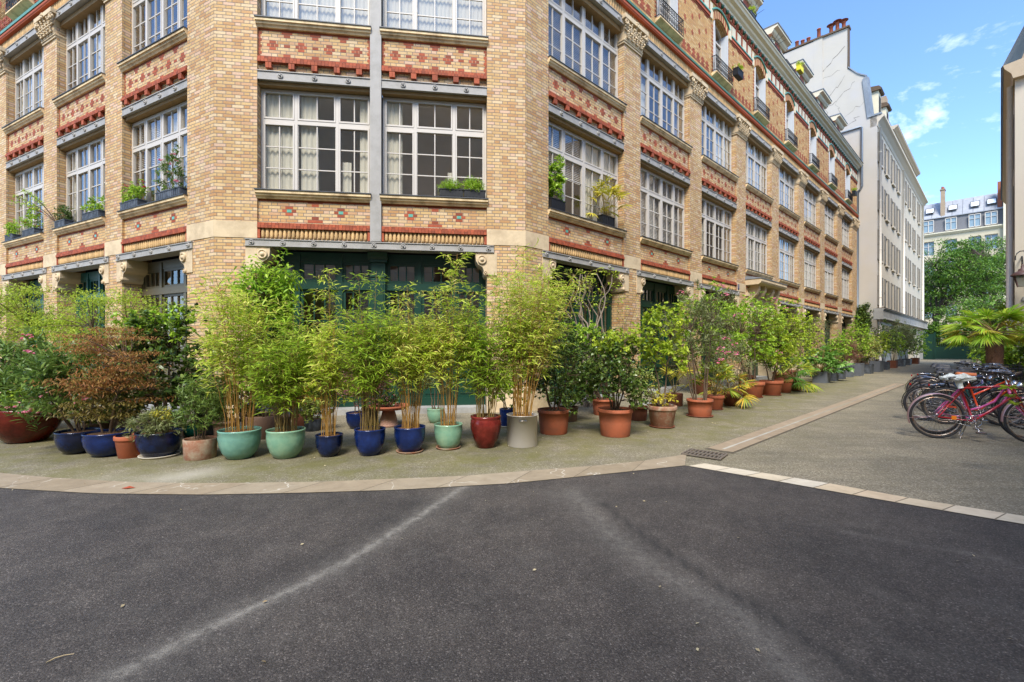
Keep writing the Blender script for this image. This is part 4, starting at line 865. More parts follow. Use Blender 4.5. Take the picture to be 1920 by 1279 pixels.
# ================================================================ DISTANT MANSARD BLOCK across the end of the lane
XB=frame(street(93,-7.5),-Vector((-.68149,.73183,0))); FB=thing('apartment_block','distant stone apartment block with grey zinc mansard roof beyond the trees','building',tuple(street(93,-7.5)))
def fl(): m=XB.copy(); m.translation=Vector((0,0,0)); return m
X_=fl(); FL=26.0
b=MB()
wxs=[1.3,4.0,6.7,9.35,12.0,13.75]
z0s=[2.5,6,9.4,12.9,16.2]; cur=0
for x in wxs:
    b.box(cur,x-.7,0,.5,0,19.6); z=0
    for zz in z0s: b.box(x-.7,x+.7,0,.5,z,zz); z=zz+2.3
    b.box(x-.7,x+.7,0,.5,z,19.6); cur=x+.7
b.box(cur,FL,0,.5,0,19.6); b.build('facade_wall',BRT,FB,X_)
b=MB(); b.profile([(.4,19.3),(-.1,19.3),(-.4,19.6),(-.4,19.75),(.4,19.75)],-.3,FL+.3); b.build('cornice',CREAM,FB,X_); b=MB(); b.face([(0,.2,19.76),(FL,.2,19.76),(FL,.5,22.3),(0,.5,22.3)]); b.build('slate_band',SLATE,FB,X_)
b=MB(); 
for i in range(22): x=FL*i/22; b.mesh([(x,.4,22.25),(x+FL/22-.05,.4,22.25),(x+FL/22-.05,2.6,25.2),(x,2.6,25.2)],[(0,1,2,3)],False)
b.box(-.2,FL+.2,.25,.55,22.18,22.3); b.face([(0,.5,22.2),(FL,.5,22.2),(FL,2.7,25.15),(0,2.7,25.15)]); b.face([(0,2.7,25.15),(FL,2.7,25.15),(FL,9,25.6),(0,9,25.6)]); b.build('zinc_roof',pbr('weathered_zinc',(150,152,156),.55,metal=.2,var=.3,scale=2,islands=.1),FB,X_)
def bwin(x,z,w,h,y=-.0,frame=WHITE,ny=0):
    q=MB(); q.box(x-w/2,x-w/2+.09,y-.08,y+.1,z,z+h); q.box(x+w/2-.09,x+w/2,y-.08,y+.1,z,z+h); q.box(x-.05,x+.05,y-.08,y+.1,z,z+h); q.box(x-w/2,x+w/2,y-.08,y+.1,z+h-.1,z+h); q.box(x-w/2,x+w/2,y-.08,y+.1,z,z+.1); q.box(x-w/2,x+w/2,y-.07,y+.1,z+.62*h,z+.62*h+.05); o=q.build('window',frame,FB,X_)
    q=MB(); q.face([(x-w/2,y+.02,z),(x+w/2,y+.02,z),(x+w/2,y+.02,z+h),(x-w/2,y+.02,z+h)]); q.build('pane',pbr('far_pane',(128,148,158),.15,var=.3) if 'far_pane' not in bpy.data.materials else bpy.data.materials['far_pane'],o)
for x in (6.7,9.35,12.0,13.75): 
    bwin(x,19.95,1.35,2.0,.1)
for x in wxs:
    for z in z0s: bwin(x,z,1.4,2.3,.3)
for x in (6.8,9.5,12.0,13.8):
    q=MB(); q.mesh([(x-.6,.95,23.3),(x+.6,.95,23.3),(x+.6,1.5,24.1),(x-.6,1.5,24.1),(x-.55,.75,23.2),(x+.55,.75,23.2),(x+.55,1.5,24.25),(x-.55,1.5,24.25)],[(4,5,6,7)],False); o=q.build('skylight',DKMETAL,FB,X_); q=MB(); q.mesh([(x-.45,.72,23.35),(x+.45,.72,23.35),(x+.45,1.35,24.12),(x-.45,1.35,24.12)],[(0,1,2,3)],False); q.build('pane',pbr('skylight_pane',(226,232,236),.2),o)
b=MB(); b.box(8.1,8.6,.6,1.8,21,26.7); b.box(8.02,8.68,.5,1.9,26.7,26.85); o=b.build('chimney',PLASTD,FB,X_); b=MB(); b.lathe([(.16,26.85),(.13,27.3)],(8.3,1.0,0),8); b.lathe([(.16,26.85),(.13,27.3)],(8.4,1.4,0),8); b.build('chimney_pot',CHIM,o)
b=MB(); b.box(14.4,14.9,.6,1.6,21,26.4); b.build('chimney',pbr('dark_brick_chimney',(140,84,64),.9),FB,X_); b=MB(); b.box(15.0,FL,-.6,3,0,26); b.build('party_wall',CREAM,FB,X_)
# ================================================================ RIGHT-HAND BUILDING
RX,RY=19.9,18.0
RG=thing('corner_building','beige rendered building at the right edge with zinc eaves and drainpipe','building',(RX,RY,0))
Mx=frame(Vector((0,0,0)),-dR)   # lane front seen from the lane: x runs towards the camera, origin at the near corner
b=MB(); WXr=[-2.6,-6.2,-9.8,-13.4,-17]; cur=-24
for x in sorted(WXr): b.box(cur,x-.5,0,.4,0,12.3); b.box(x-.5,x+.5,0,.4,0,2.6); b.box(x-.5,x+.5,0,.4,5,6); b.box(x-.5,x+.5,0,.4,8.2,9); b.box(x-.5,x+.5,0,.4,11.2,12.3); cur=x+.5
b.box(cur,0,0,.4,0,12.3); b.build('lane_front',PLASTB,RG,Mx)
b=MB(); b.box(-.4,0,.4,14,3.4,12.5); b.prism([(.1,12.5),(1.0,15.6),(6,17),(14,17),(14,12.5)],-.4,0,'x'); b.build('gable_wall',PLASTD,RG,Mx)
b=MB(); b.box(-.38,.03,.36,14,0,3.25); b.build('plinth_wall',CONC,RG,Mx); b=MB(); b.box(-.4,.08,.2,14,3.25,3.40); b.build('string_course',CONC,RG,Mx)
b=MB(); b.profile([(.4,12.0),(-.05,12.0),(-.10,12.2),(-.28,12.45),(-.32,12.6),(.4,12.7)],-24,.25); b.build('eaves',pbr('eaves_stone',(176,158,132),.9),RG,Mx); b=MB(); b.mesh([(-24,-.32,12.62),(.28,-.32,12.62),(.28,1.0,15.7),(-24,1.0,15.7),(-24,6,17.1),(.28,6,17.1),(.28,-.38,12.52),(-24,-.38,12.52)],[(0,1,2,3),(3,2,5,4),(7,6,1,0)],False); b.build('mansard_roof',ZINC,RG,Mx)
b=MB(); b.tube([(-.6,-.13,.3),(-.6,-.13,12)],.09,None,10); b.build('drainpipe',pbr('cream_pipe',(216,204,190),.6),RG,Mx); b=MB(); b.tube([(-4.4,-.13,.3),(-4.4,-.13,12)],.09,None,10); b.build('drainpipe',bpy.data.materials['cream_pipe'],RG,Mx)
for x in WXr:
    for z,h in ((2.6,2.4),(6,2.2),(9,2.2)):
        q=MB(); q.box(x-.5,x+.5,.2,.26,z,z+h); o=q.build('window',DARK,RG,Mx); q=MB(); q.box(x-1.0,x-.5,-.06,-.01,z,z+h); q.box(x+.5,x+1.0,-.06,-.01,z,z+h); q.build('shutter',SHUT,o)
# wall lantern on a scrolled bracket
lx=thing('wall_lantern','iron and glass lantern on a scrolled bracket on the beige gable wall','lantern',(19.45,17.33,4.1))
b=MB(); b.lathe([(.17,-.35),(.30,.05)],(0,0,0),4,sm=False); b.lathe([(.16,-.36),(.18,-.33),(.18,-.36)],(0,0,0),4,sm=False)
LG=NT('lantern_glass'); LG.col((*lin((190,190,176)),1)); LG.rough(.2); LG.b.inputs['Transmission Weight'].default_value=.6
b.build('lantern_glass',LG.m,lx); b=MB()
for j in range(4): q=PI/2*j; b.tube([(.17*math.cos(q),.17*math.sin(q),-.36),(.31*math.cos(q),.31*math.sin(q),.05)],.018,None,5)
b.lathe([(.33,.05),(.33,.09),(.2,.2),(.12,.24),(.12,.30),(.05,.34),(.05,.42),(0.01,.5)],(0,0,0),12); b.build('lantern_cap',pbr('lantern_paint',(84,58,50),.5),lx)
b=MB(); pts=[(0,0,.45)]+[(.0+.28*math.sin(t)+.0,.0+.0,.72+.28*-math.cos(t)) for t in [i*.5 for i in range(1,11)]]; b.tube(pts,.02,None,6); b.tube([(0,0,.5),(.67,.62,.95)],.025,None,6); b.tube([(.2,.2,.7),(.67,.62,.3)],.02,None,6); b.build('bracket',BLACK,lx)
# ================================================================ GATE at the end of the lane
gt=thing('metal_gate','dark green metal gate with solid lower panels closing the end of the lane','gate',tuple(street(63.6,1.0)))
Mg=frame(Vector((0,0,0)),-Vector((-.68149,.73183,0)))
b=MB(); 
for x in (0,1.1,4.1,7.1,8.2): b.box(x-.07,x+.07,-.07,.07,0,3.1)
b.box(0,8.2,-.03,.03,2.4,2.46); b.build('gate_post',GREEN,gt,Mg); b=MB(); b.box(.07,1.03,-.02,.02,0,2.9); b.box(1.17,4.03,-.02,.02,.05,1.45); b.box(4.17,7.03,-.02,.02,.05,1.45); b.build('gate_panel',GREEN,gt,Mg)
b=MB()
for i in range(38): x=1.25+i*.155; b.tube([(x,0,1.45),(x,0,2.85)],.012,None,5)
b.box(1.1,7.1,-.02,.02,2.82,2.86); b.build('gate_bars',GREEN,gt,Mg)
# ================================================================ COURTYARD BUILDINGS behind the camera, seen mirrored in the glass
def yard_block(label,o,d,L,H,cat='building'):
    t=thing('courtyard_building',label,cat,tuple(o)); M=frame(Vector((0,0,0)),d); b=MB(); b.box(0,L,0,6,0,H); b.build('wall',pbr('yard_render',(236,214,184),.9,var=.25,scale=.5),t,M); b=MB()
    for k in range(int(L/3.2)):
        for z in (1,4.4,7.8,11.2):
            if z+2<H: b.box(1+k*3.2,2.2+k*3.2,-.05,0,z,z+1.9)
    b.build('window',DARK,t,M); b=MB(); b.box(-.1,L+.1,-.3,.2,H-.3,H); b.build('cornice',CREAM,t,M)
yard_block('beige courtyard building standing behind the viewpoint, mirrored in the window glass',(12,-18,0),Vector((-1,0.03,0)),44,22)
p_=street(17,11.0); yard_block('beige building across the lane beyond the bicycles, mirrored in the window glass',(p_.x,p_.y,0),-dR,30,9)
# ================================================================ PLANT TOOLS
def unit(v): return v/np.maximum(np.linalg.norm(v,axis=-1,keepdims=True),1e-9)
def rdir(n,zmin=-1,zmax=1):
    z=rng.uniform(zmin,zmax,n); a=rng.uniform(0,2*PI,n); r=np.sqrt(1-z*z); return np.stack([r*np.cos(a),r*np.sin(a),z],1)
def leaves(P,D,L,W,droop=.25,fat=.5):
    """many leaf blades in one mesh: returns vertices, triangles, quads"""
    n=len(P); D=unit(D); N=unit(rng.normal(size=(n,3))*.5+np.array([0,0,1.0])); S=unit(np.cross(D,N)); L=np.broadcast_to(L,(n,))[:,None]; W=np.broadcast_to(W,(n,))[:,None]
    dz=np.array([0,0,-1.0])*droop*L
    A=P; m1=P+D*L*.3+dz*.1; m2=P+D*L*.68+dz*.5; t=P+D*L*.98+dz
    Nn=np.cross(S,D)*W*.18
    V=np.stack([A,m1-S*W/2+Nn,m1+S*W/2+Nn,m2-S*W*fat*.85+Nn,m2+S*W*fat*.85+Nn,t],1).reshape(-1,3); b=np.arange(n)[:,None]*6
    T=np.concatenate([b+np.array([[0,2,1]]),b+np.array([[3,4,5]])]); Q=b+np.array([[1,2,4,3]]); return V,T,Q
def sticks(A,B,r0,r1,n=4):
    """straight tapered sticks in one mesh"""
    m=len(A); d=unit(B-A); h=np.where(np.abs(d[:,2:3])>.9,np.array([[1.0,0,0]]),np.array([[0,0,1.0]])); a=unit(np.cross(d,h)); c=np.cross(d,a); r0=np.broadcast_to(r0,(m,))[:,None]; r1=np.broadcast_to(r1,(m,))[:,None]
    V=[]
    for X,r in ((A,r0),(B,r1)):
        for j in range(n): q=2*PI*j/n; V.append(X+(a*math.cos(q)+c*math.sin(q))*r)
    V=np.stack(V,1).reshape(-1,3); b=np.arange(m)[:,None]*2*n; Q=np.concatenate([b+np.array([[j,(j+1)%n,n+(j+1)%n,n+j]]) for j in range(n)]); return V,Q
def polys(lines,r0,r1,n=5):
    """list of (m,3) polylines joined as tapered tubes"""
    V=[];Q=[];k=0
    for p in lines:
        p=np.asarray(p); m=len(p); t=unit(np.gradient(p,axis=0)); a=unit(np.cross(t,np.array([.3,.2,1.0]) if abs(t[0,2])<.8 else np.array([1.0,.2,0]))); c=np.cross(t,a)
        rr=np.linspace(r0*(1+.4*rng.random()),r1,m)[:,None]; ring=np.stack([p+(a*math.cos(2*PI*j/n)+c*math.sin(2*PI*j/n))*rr for j in range(n)],1).reshape(-1,3); V.append(ring)
        i=np.arange(m-1)[:,None]*n+k; Q.append(np.concatenate([i+np.array([[j,(j+1)%n,n+(j+1)%n,n+j]]) for j in range(n)])); k+=m*n
    return np.concatenate(V),np.concatenate(Q)
def join(parts):
    V=[];T=[];Q=[];k=0
    for v,t,q in parts:
        V.append(v)
        if len(t): T.append(np.asarray(t)+k)
        if len(q): Q.append(np.asarray(q)+k)
        k+=len(v)
    return np.concatenate(V),(np.concatenate(T) if T else np.zeros((0,3),int)),(np.concatenate(Q) if Q else np.zeros((0,4),int))
def bamboo(par,z0,h,spread,culms=26,rbase=.16,lean=(0,0),bare=.33,dens=1.0,mat=None,cul=None,tall=None,L=.112):
    culms=int(culms*.95); lines=[];P=[];D=[];ta=[];tb=[]
    hs=list(h*rng.uniform(.62,1.0,culms))+[t for t in (tall or (h*1.12,h*1.2))]
    for i,hh in enumerate(hs):
        a=rng.uniform(0,2*PI); r=rbase*math.sqrt(rng.random()); b=np.array([r*math.cos(a),r*math.sin(a),z0]); a2=a+rng.normal()*.5
        o=np.array([math.cos(a2),math.sin(a2),0])*spread*.92*rng.uniform(.1,1.0)*hh/h+np.array([lean[0],lean[1],0])*hh/h*rng.uniform(.5,1.1)
        if i>=culms: o=o*.35+np.array([lean[0],lean[1],0])*.3
        t=np.linspace(0,1,12)[:,None]; p=b+o*(t**1.45)+np.array([0,0,1.0])*(hh-z0)*(t-.10*t**4); p[1:]+=rng.normal(size=(11,3))*.006; lines.append(p)
        nn=int(10.5*hh/1.8*dens)
        for k in range(nn):
            u=bare+(1-bare)*((k+rng.random())/nn)**.9; j=min(int(u*11),10); f=u*11-j; q=p[j]*(1-f)+p[j+1]*f
            for s in range(2):
                d=rdir(1,-.05,.75)[0]; l=(.11+.22*(1-abs(u-.5)))*rng.uniform(.6,1.2); e=q+d*l+np.array([0,0,-.02]); ta.append(q); tb.append(e)
                m=int(rng.integers(4,8)*1.0)
                for w_ in range(m):
                    g=.25+.75*(w_+rng.random()*.5)/m; P.append(q+(e-q)*g); D.append(d*.6+rdir(1,-.5,.5)[0]*.85)
    P=np.array(P);D=np.array(D); n=len(P)
    V,T,Q=leaves(P,D,L*rng.uniform(.65,1.25,n),L*.135*rng.uniform(.8,1.25,n),.30,.42)
    arr('foliage',V,T,Q,mat or LBAM,par)
    v1,q1=polys(lines,.0043,.0022,5); v2,q2=sticks(np.array(ta),np.array(tb),.0018,.0009,3)
    arr('culms',v1,[],q1,cul or CULM,par,True); arr('twigs',v2,[],q2,CULMG,par)
def shrub(par,z0,C,R,n=60,leafs=26,L=.08,W=.03,mat=None,style='rosette',trunks=3,clump=.14,flat=1.0,bark=None,tr=.012,flowers=None,fn=10,fL=.035,droop=.15,shell=.35,fat=.5,base=.04,fat_leaf=None):
    """branching shrub: limbs rise from the pot to leaf clumps spread through an uneven crown"""
    C=np.array(C,float); R=np.array(R,float)*1.08; n=int(n*1.45); clump*=1.12; d=rdir(n,-.8,1); rr=(shell+(1-shell)*rng.random(n)**.6)[:,None]; wob=1+.28*np.sin(d[:,0:1]*3.1+C[0]*5)*np.cos(d[:,1:2]*2.7+C[1]*3); K=C+d*R*rr*wob
    K[:,2]=np.maximum(K[:,2],z0+.06)
    lines=[]; hubs=[]
    for t in range(trunks):
        a=2*PI*t/trunks+rng.random(); b=np.array([base*math.cos(a),base*math.sin(a),z0-.02]); e=C+np.array([math.cos(a),math.sin(a),0])*R*.38+np.array([0,0,R[2]*.15*rng.normal()]); m=(b+e)/2+np.array([math.cos(a),math.sin(a),0])*.02+rng.normal(size=3)*.03
        s=np.linspace(0,1,8)[:,None]; p=(1-s)**2*b+2*s*(1-s)*m+s*s*e; p[1:-1]+=rng.normal(size=(6,3))*.008; lines.append(p); hubs.append(p[2:])
    H=np.concatenate(hubs); v1,q1=polys(lines,tr,tr*.4,6); tw=[]
    tips=[]
    for k in K:
        cand=H[H[:,2]<k[2]+.02] if (H[:,2]<k[2]+.02).any() else H[:3]; j=np.argmin(np.linalg.norm(cand-k,axis=1)); a=cand[j]; m=(a+k)/2+np.array([0,0,.04])+rng.normal(size=3)*.03; s=np.linspace(0,1,5)[:,None]; p=(1-s)**2*a+2*s*(1-s)*m+s*s*k; tw.append(p); tips.append(k-p[3])
    v2,q2=polys(tw,tr*.4,tr*.12,4); V,T,Q=join([(v1,[],q1),(v2,[],q2)]); arr('stems',V,T,Q,bark or BARK,par,True)
    P=[];D=[]
    for k,tp in zip(K,tips):
        m=int(leafs*rng.uniform(.6,1.3)); tp=tp/max(np.linalg.norm(tp),1e-6)
        if style=='rosette':
            ns=max(1,m//7)
            for s in range(ns):
                c=k+rdir(1)[0]*clump*rng.random()**.5*np.array([1,1,flat]); ax=unit((tp*.6+rdir(1,-.2,1)[0]*.9+np.array([0,0,.4]))[None])[0]; q=rdir(7); q=q-ax*(q@ax)[:,None]*.0; P+=list(c-ax*rng.uniform(0,.04,7)[:,None]); D+=list(unit(q-ax*(q@ax)[:,None])*1.0+ax*rng.uniform(.15,.9,7)[:,None])
        elif style=='whorl':
            ns=max(1,m//12)
            for s in range(ns):
                c=k+rdir(1)[0]*clump*rng.random()**.5; ax=unit((tp*.8+rdir(1,.0,1)[0]*.6+np.array([0,0,.6]))[None])[0]; q=rdir(12); P+=list(c-ax*np.linspace(0,clump*1.2,12)[:,None]); D+=list(unit(q-ax*(q@ax)[:,None])+ax*rng.uniform(.5,1.2,12)[:,None])
        elif style=='pad':
            c=k+np.concatenate([rng.normal(size=(m,2))*clump,rng.normal(size=(m,1))*clump*flat],1); dd=rdir(m,-.5,.15); P+=list(c); D+=list(dd)
        else:
            c=k+unit(rng.normal(size=(m,3)))*clump*(rng.random((m,1))**.5)*np.array([1,1,flat]); P+=list(c); D+=list(rdir(m,-.6,.8))
    P=np.array(P);D=np.array(D);m=len(P); V,T,Q=leaves(P,D,L*rng.uniform(.6,1.25,m),W*rng.uniform(.75,1.25,m),droop,fat); arr('foliage',V,T,Q,mat or LMID,par)
    if flowers:
        out=K[np.argsort(-(np.abs((K-C)/R)).sum(1)+rng.random(n)*.8)[:fn]]; P=[];D=[]
        for k in out:
            for s in range(5):
                c=k+rdir(1,0,1)[0]*(clump*.45+.01); 
                for w_ in range(5): P.append(c); D.append(rdir(1,-.2,.9)[0])
        V,T,Q=leaves(np.array(P),np.array(D),fL,fL*.8,.1,.6); arr('blossom',V,T,Q,flowers,par)
def fans(par,z0,n,rad_,hgt,fr=.28,seg=18,mat=None,W=.03,stem=.006,cone=110,loc=(0,0),zl=.1,pair=None):
    """palm or fatsia: long petioles each carrying a fan of blades"""
    A=[];B=[];P=[];D=[];LL=[]
    for i in range(n):
        a=2*PI*i*.382+rng.random()*.5; el=rng.uniform(zl,1.0); d=np.array([math.cos(a)*math.cos(el*1.3),math.sin(a)*math.cos(el*1.3),math.sin(el*1.3)]); o=np.array([loc[0],loc[1],z0]); e=o+d*np.array([rad_,rad_,hgt])*rng.uniform(.75,1.05); A.append(o); B.append(e)
        side=unit(np.cross(d,[0,0,1])[None])[0]; up=np.cross(side,d)
        nrm=rng.normal()*.3
        for k in range(seg):
            th=rad((k/(seg-1)-.5)*2*cone); v=d*math.cos(th)+side*math.sin(th)+up*(-.15+nrm*math.sin(th)); P.append(e); D.append(v); LL.append(fr*(1-.25*abs(k/(seg-1)-.5)*2))
    V,T,Q=leaves(np.array(P),np.array(D),np.array(LL)*rng.uniform(.9,1.1,len(P)),W,.28,.5); arr('fronds',V,T,Q,mat or LPALM,par)
    v,q=sticks(np.array(A),np.array(B),stem,stem*.6,5); arr('petioles',v,[],q,CULMG,par)
# ---------------------------------------------------------------- pots
def pot(par,kind,r,h,mat,saucer=None,rim=None,soil=True):
    b=MB(); t=max(.014,r*.07)
    if kind=='bowl': pr=[(.01,0),(r*.52,0),(r*.60,h*.03),(r*.80,h*.22),(r*.93,h*.48),(r*.985,h*.75),(r*.97,h*.93),(r,h*.965),(r*.995,h),(r-t*.6,h+.004),(r-t,h-.01),(r-t,h*.82)]
    elif kind=='wide': pr=[(.01,0),(r*.42,0),(r*.5,h*.03),(r*.72,h*.3),(r*.9,h*.62),(r*.99,h*.88),(r,h*.96),(r*.99,h),(r-t*.6,h),(r-t,h-.02),(r-t,h*.8)]
    elif kind=='egg': pr=[(.01,0),(r*.54,0),(r*.58,h*.02),(r*.80,h*.28),(r*.99,h*.62),(r*1.0,h*.76),(r*.96,h*.88),(r*.93,h*.91),(r*.98,h*.95),(r*.97,h),(r*.85,h),(r*.82,h*.85)]
    elif kind=='cyl': pr=[(.01,0),(r*.93,0),(r*.95,h*.02),(r*.985,h*.7),(r,h*.98),(r*.99,h),(r-t,h),(r-t,h*.85)]
    elif kind=='stock': pr=[(.01,0),(r*.97,0),(r*.985,h*.02),(r*.985,h*.985),(r*1.04,h*.99),(r*1.04,h),(r*.96,h),(r*.95,h*.88)]
    elif kind=='rim': pr=[(.01,0),(r*.72,0),(r*.74,h*.01),(r*.92,h*.80),(r*.93,h*.81),(r*.99,h*.815),(r*1.0,h*.84),(r*1.0,h*.97),(r*.98,h),(r*.90,h),(r*.88,h*.86)]
    elif kind=='plastic': pr=[(.01,0),(r*.80,0),(r*.82,h*.02),(r*.89,h*.5),(r*.935,h*.86),(r*1.0,h*.87),(r*1.0,h*.93),(r*.97,h*.96),(r*.99,h),(r*.91,h),(r*.89,h*.86)]
    elif kind=='upturned': pr=[(r*.9,0),(r,.0),(r,h*.12),(r*.94,h*.14),(r*.90,h*.35),(r*.62,h),(.01,h)]
    b.lathe(pr,n=36); o=b.build('pot',mat,par)
    if kind=='upturned': return o
    if soil:
        s=MB(); zt=h*.90 if kind!='stock' else h*.93; rs=r*.93; V=[(0,0,zt+.02)];F=[]; n=20
        for k,rr in enumerate((.35,.7,1.0)):
            for j in range(n): q=2*PI*j/n; V.append((rs*rr*math.cos(q),rs*rr*math.sin(q),zt+(.016,.008,0)[k]+rng.normal()*.004))
        for j in range(n): F.append((0,1+j,1+(j+1)%n)); 
        for k in range(2):
            for j in range(n): F.append((1+k*n+j,1+(k+1)*n+j,1+(k+1)*n+(j+1)%n,1+k*n+(j+1)%n))
        s.mesh(V,F); s.build('soil',SOIL,par)
    if kind=='stock':
        q=MB()
        for s_ in (-1,1):
            y=s_*(r*.985); q.tube([(-.045,y,h*.86),(-.045,y+s_*.03,h*.87),(.045,y+s_*.03,h*.87),(.045,y,h*.86)],.007,None,6); q.box(-.06,-.03,min(y,y+s_*.004),max(y,y+s_*.004),h*.84,h*.88); q.box(.03,.06,min(y,y+s_*.004),max(y,y+s_*.004),h*.84,h*.88)
        q.build('handle',CHROME,par)
    if saucer is not None:
        q=MB(); rs=r*(.86 if kind in('bowl','rim') else 1.0); q.lathe([(.01,.0),(rs*.92,.0),(rs,.022),(rs*1.0,.028),(rs*.95,.028),(rs*.9,.008),(.01,.008)],(0,0,.0),30); so_=q.build('saucer',saucer,par)
    return o
def planter(par,w,d,h,mat,taper=.94):
    b=MB(); t=.02; V=[(-w/2*taper,-d/2*taper,0),(w/2*taper,-d/2*taper,0),(w/2*taper,d/2*taper,0),(-w/2*taper,d/2*taper,0),(-w/2,-d/2,h),(w/2,-d/2,h),(w/2,d/2,h),(-w/2,d/2,h),(-w/2+t,-d/2+t,h),(w/2-t,-d/2+t,h),(w/2-t,d/2-t,h),(-w/2+t,d/2-t,h),(-w/2+t,-d/2+t,h*.85),(w/2-t,-d/2+t,h*.85),(w/2-t,d/2-t,h*.85),(-w/2+t,d/2-t,h*.85)]
    F=[(3,2,1,0)]+[(i,(i+1)%4,4+(i+1)%4,4+i) for i in range(4)]+[(4+i,4+(i+1)%4,8+(i+1)%4,8+i) for i in range(4)]+[(8+i,8+(i+1)%4,12+(i+1)%4,12+i) for i in range(4)]
    b.mesh(V,F,False); b.box(-w/2-.008,w/2+.008,-d/2-.008,-d/2,h-.03,h+.002); b.build('planter',mat,par); s=MB(); s.face([(-w/2+t,-d/2+t,h*.87),(w/2-t,-d/2+t,h*.87),(w/2-t,d/2-t,h*.87),(-w/2+t,d/2-t,h*.87)]); s.build('soil',SOIL,par)
GRP='potted plants lined along the corner'
def PT(name,label,cat,x,y,rz=0,group=GRP): return thing(name,label,cat,(x,y,.0),rz,group)
# ================================================================ FRONT ROW
t=PT('potted_oleander','large oxblood bowl at far left planted with pink flowering oleander','potted plant',-7.45,6.98); pot(t,'wide',.47,.52,GRED)
shrub(t,.45,(-.05,0,1.05),(.75,.55,.55),60,36,.15,.027,LOLE,'whorl',6,.13,flowers=FPINK,fn=7,tr=.012); shrub(t,.45,(.1,-.1,.68),(.45,.4,.2),24,30,.07,.02,LMID,'blob',3,.1)
t=PT('potted_oleander','navy glazed pot of leaning dark oleander, between the oxblood bowl and the russet maple','potted plant',-5.94,6.24); pot(t,'bowl',.25,.30,GNAVY)
shrub(t,.27,(-.28,.05,.98),(.6,.45,.62),64,34,.14,.024,LOLE,'whorl',7,.13,flowers=FPINK,fn=8,tr=.010)
t=PT('potted_maple','blue glazed pot holding the layered russet japanese maple','potted plant',-5.40,6.10); pot(t,'bowl',.28,.31,GBLUE)
shrub(t,.28,(.02,0,1.2),(.43,.4,.62),46,110,.045,.011,LRED,'pad',1,.12,.12,tr=.02,droop=.5,shell=.3,base=.01); shrub(t,.28,(-.05,0,.62),(.36,.34,.26),14,90,.045,.011,leaf('bronze_leaf',[(110,100,48),(132,116,56),(96,88,40)],.3),'pad',2,.11,.16,tr=.012,droop=.5)
t=PT('empty_pot','small ribbed terracotta pot squeezed between two blue glazed pots','flower pot',-5.03,6.0); pot(t,'rim',.175,.285,TERRA)
t=PT('potted_spurge','navy glazed pot on a cream saucer with low spurge and yellow-green flower heads','potted plant',-4.67,6.03); pot(t,'bowl',.265,.33,GNAVY,CREAMS)
shrub(t,.3,(-.02,-.05,.46),(.3,.28,.17),34,40,.075,.011,LGREY,'whorl',6,.08,tr=.006); shrub(t,.3,(.06,-.05,.55),(.13,.1,.09),12,26,.02,.014,LYEL,'blob',3,.045,tr=.004)
t=PT('potted_spurge','mossy weathered clay cylinder with feathery dark green spurge','potted plant',-4.07,5.94); pot(t,'cyl',.19,.255,TERRAO)
shrub(t,.22,(0,0,.72),(.32,.3,.36),50,46,.085,.010,leaf('feathery_leaf',[(72,96,42),(96,120,52),(122,144,64)],.3),'whorl',6,.09,tr=.007)
def bam(x,y,label,kind,r,h,pm,H,sp,sau=None,**k):
    t=PT('potted_bamboo',label,'potted bamboo',x,y,rng.uniform(0,.3)); pot(t,kind,r,h,pm,sau); bamboo(t,h*.88,H,sp,rbase=r*.62,**k); return t
bam(-3.56,5.95,'airy bamboo in the widest sage glazed bowl, leftmost of the bamboos','bowl',.255,.37,GAQUA,2.45,.62,culms=30,bare=.42,dens=.95,mat=LBAM,tall=(2.55,2.35))
bam(-2.97,5.98,'dense low bamboo in a sage glazed bowl, second bamboo from the left','bowl',.24,.365,GSAGE,1.85,.52,culms=40,bare=.30,dens=1.5,mat=LBAMD,cul=CULMG,L=.10)
bam(-2.43,6.05,'bamboo with one tall thin shoot in the smallest navy glazed pot','bowl',.175,.285,GNAVY,2.0,.42,culms=24,bare=.42,dens=1.25,tall=(2.72,2.4))
bam(-1.91,6.12,'dense bushy bamboo in a blue glazed pot standing on a chalky foot','bowl',.205,.35,GBLUE,2.12,.42,sau=None,culms=38,bare=.34,dens=1.35,mat=LBAMD,cul=CULMG,L=.10,tall=(2.6,2.72))
bam(-1.41,6.28,'golden-stemmed bamboo in a blue glazed pot on a terracotta saucer','bowl',.215,.35,GBLUE,2.05,.42,sau=TERRAO,culms=34,bare=.46,dens=1.35,L=.10)
bam(-.91,6.50,'tall slender bamboo in a small sage glazed pot on a clay saucer','bowl',.205,.35,GSAGE,2.5,.46,sau=TERRAO,culms=22,bare=.42,dens=1.3)
bam(-.38,6.58,'bamboo in the tall oxblood egg shaped jar','egg',.225,.455,GRED,2.2,.45,culms=30,bare=.26,dens=1.3,mat=LBAMD,cul=CULMG)
bam(.15,6.70,'tallest leaning bamboo in the brushed steel stock pot with side handles','stock',.225,.455,STEEL,2.85,.75,culms=48,bare=.38,dens=1.25,lean=(.30,0),tall=(3.1,3.2),L=.10)
for lab in (): pass
t=PT('potted_camellia','dark green camellia in a rimmed terracotta tub just right of the steel pot','potted plant',.70,7.65); pot(t,'plastic',.275,.40,TERRA)
shrub(t,.36,(.02,0,1.08),(.52,.5,.70),72,34,.07,.032,LDARK,'rosette',5,.12,tr=.012)
t=PT('potted_rhododendron','rounded glossy rhododendron in the plain terracotta tub standing farthest forward','potted plant',1.69,7.45); pot(t,'plastic',.285,.44,TERRA)
shrub(t,.4,(.0,0,1.02),(.56,.5,.62),72,36,.075,.034,LDARK,'rosette',7,.12,tr=.012); shrub(t,.4,(.05,0,1.52),(.42,.4,.24),26,30,.065,.03,LLIME,'rosette',4,.10,tr=.008)
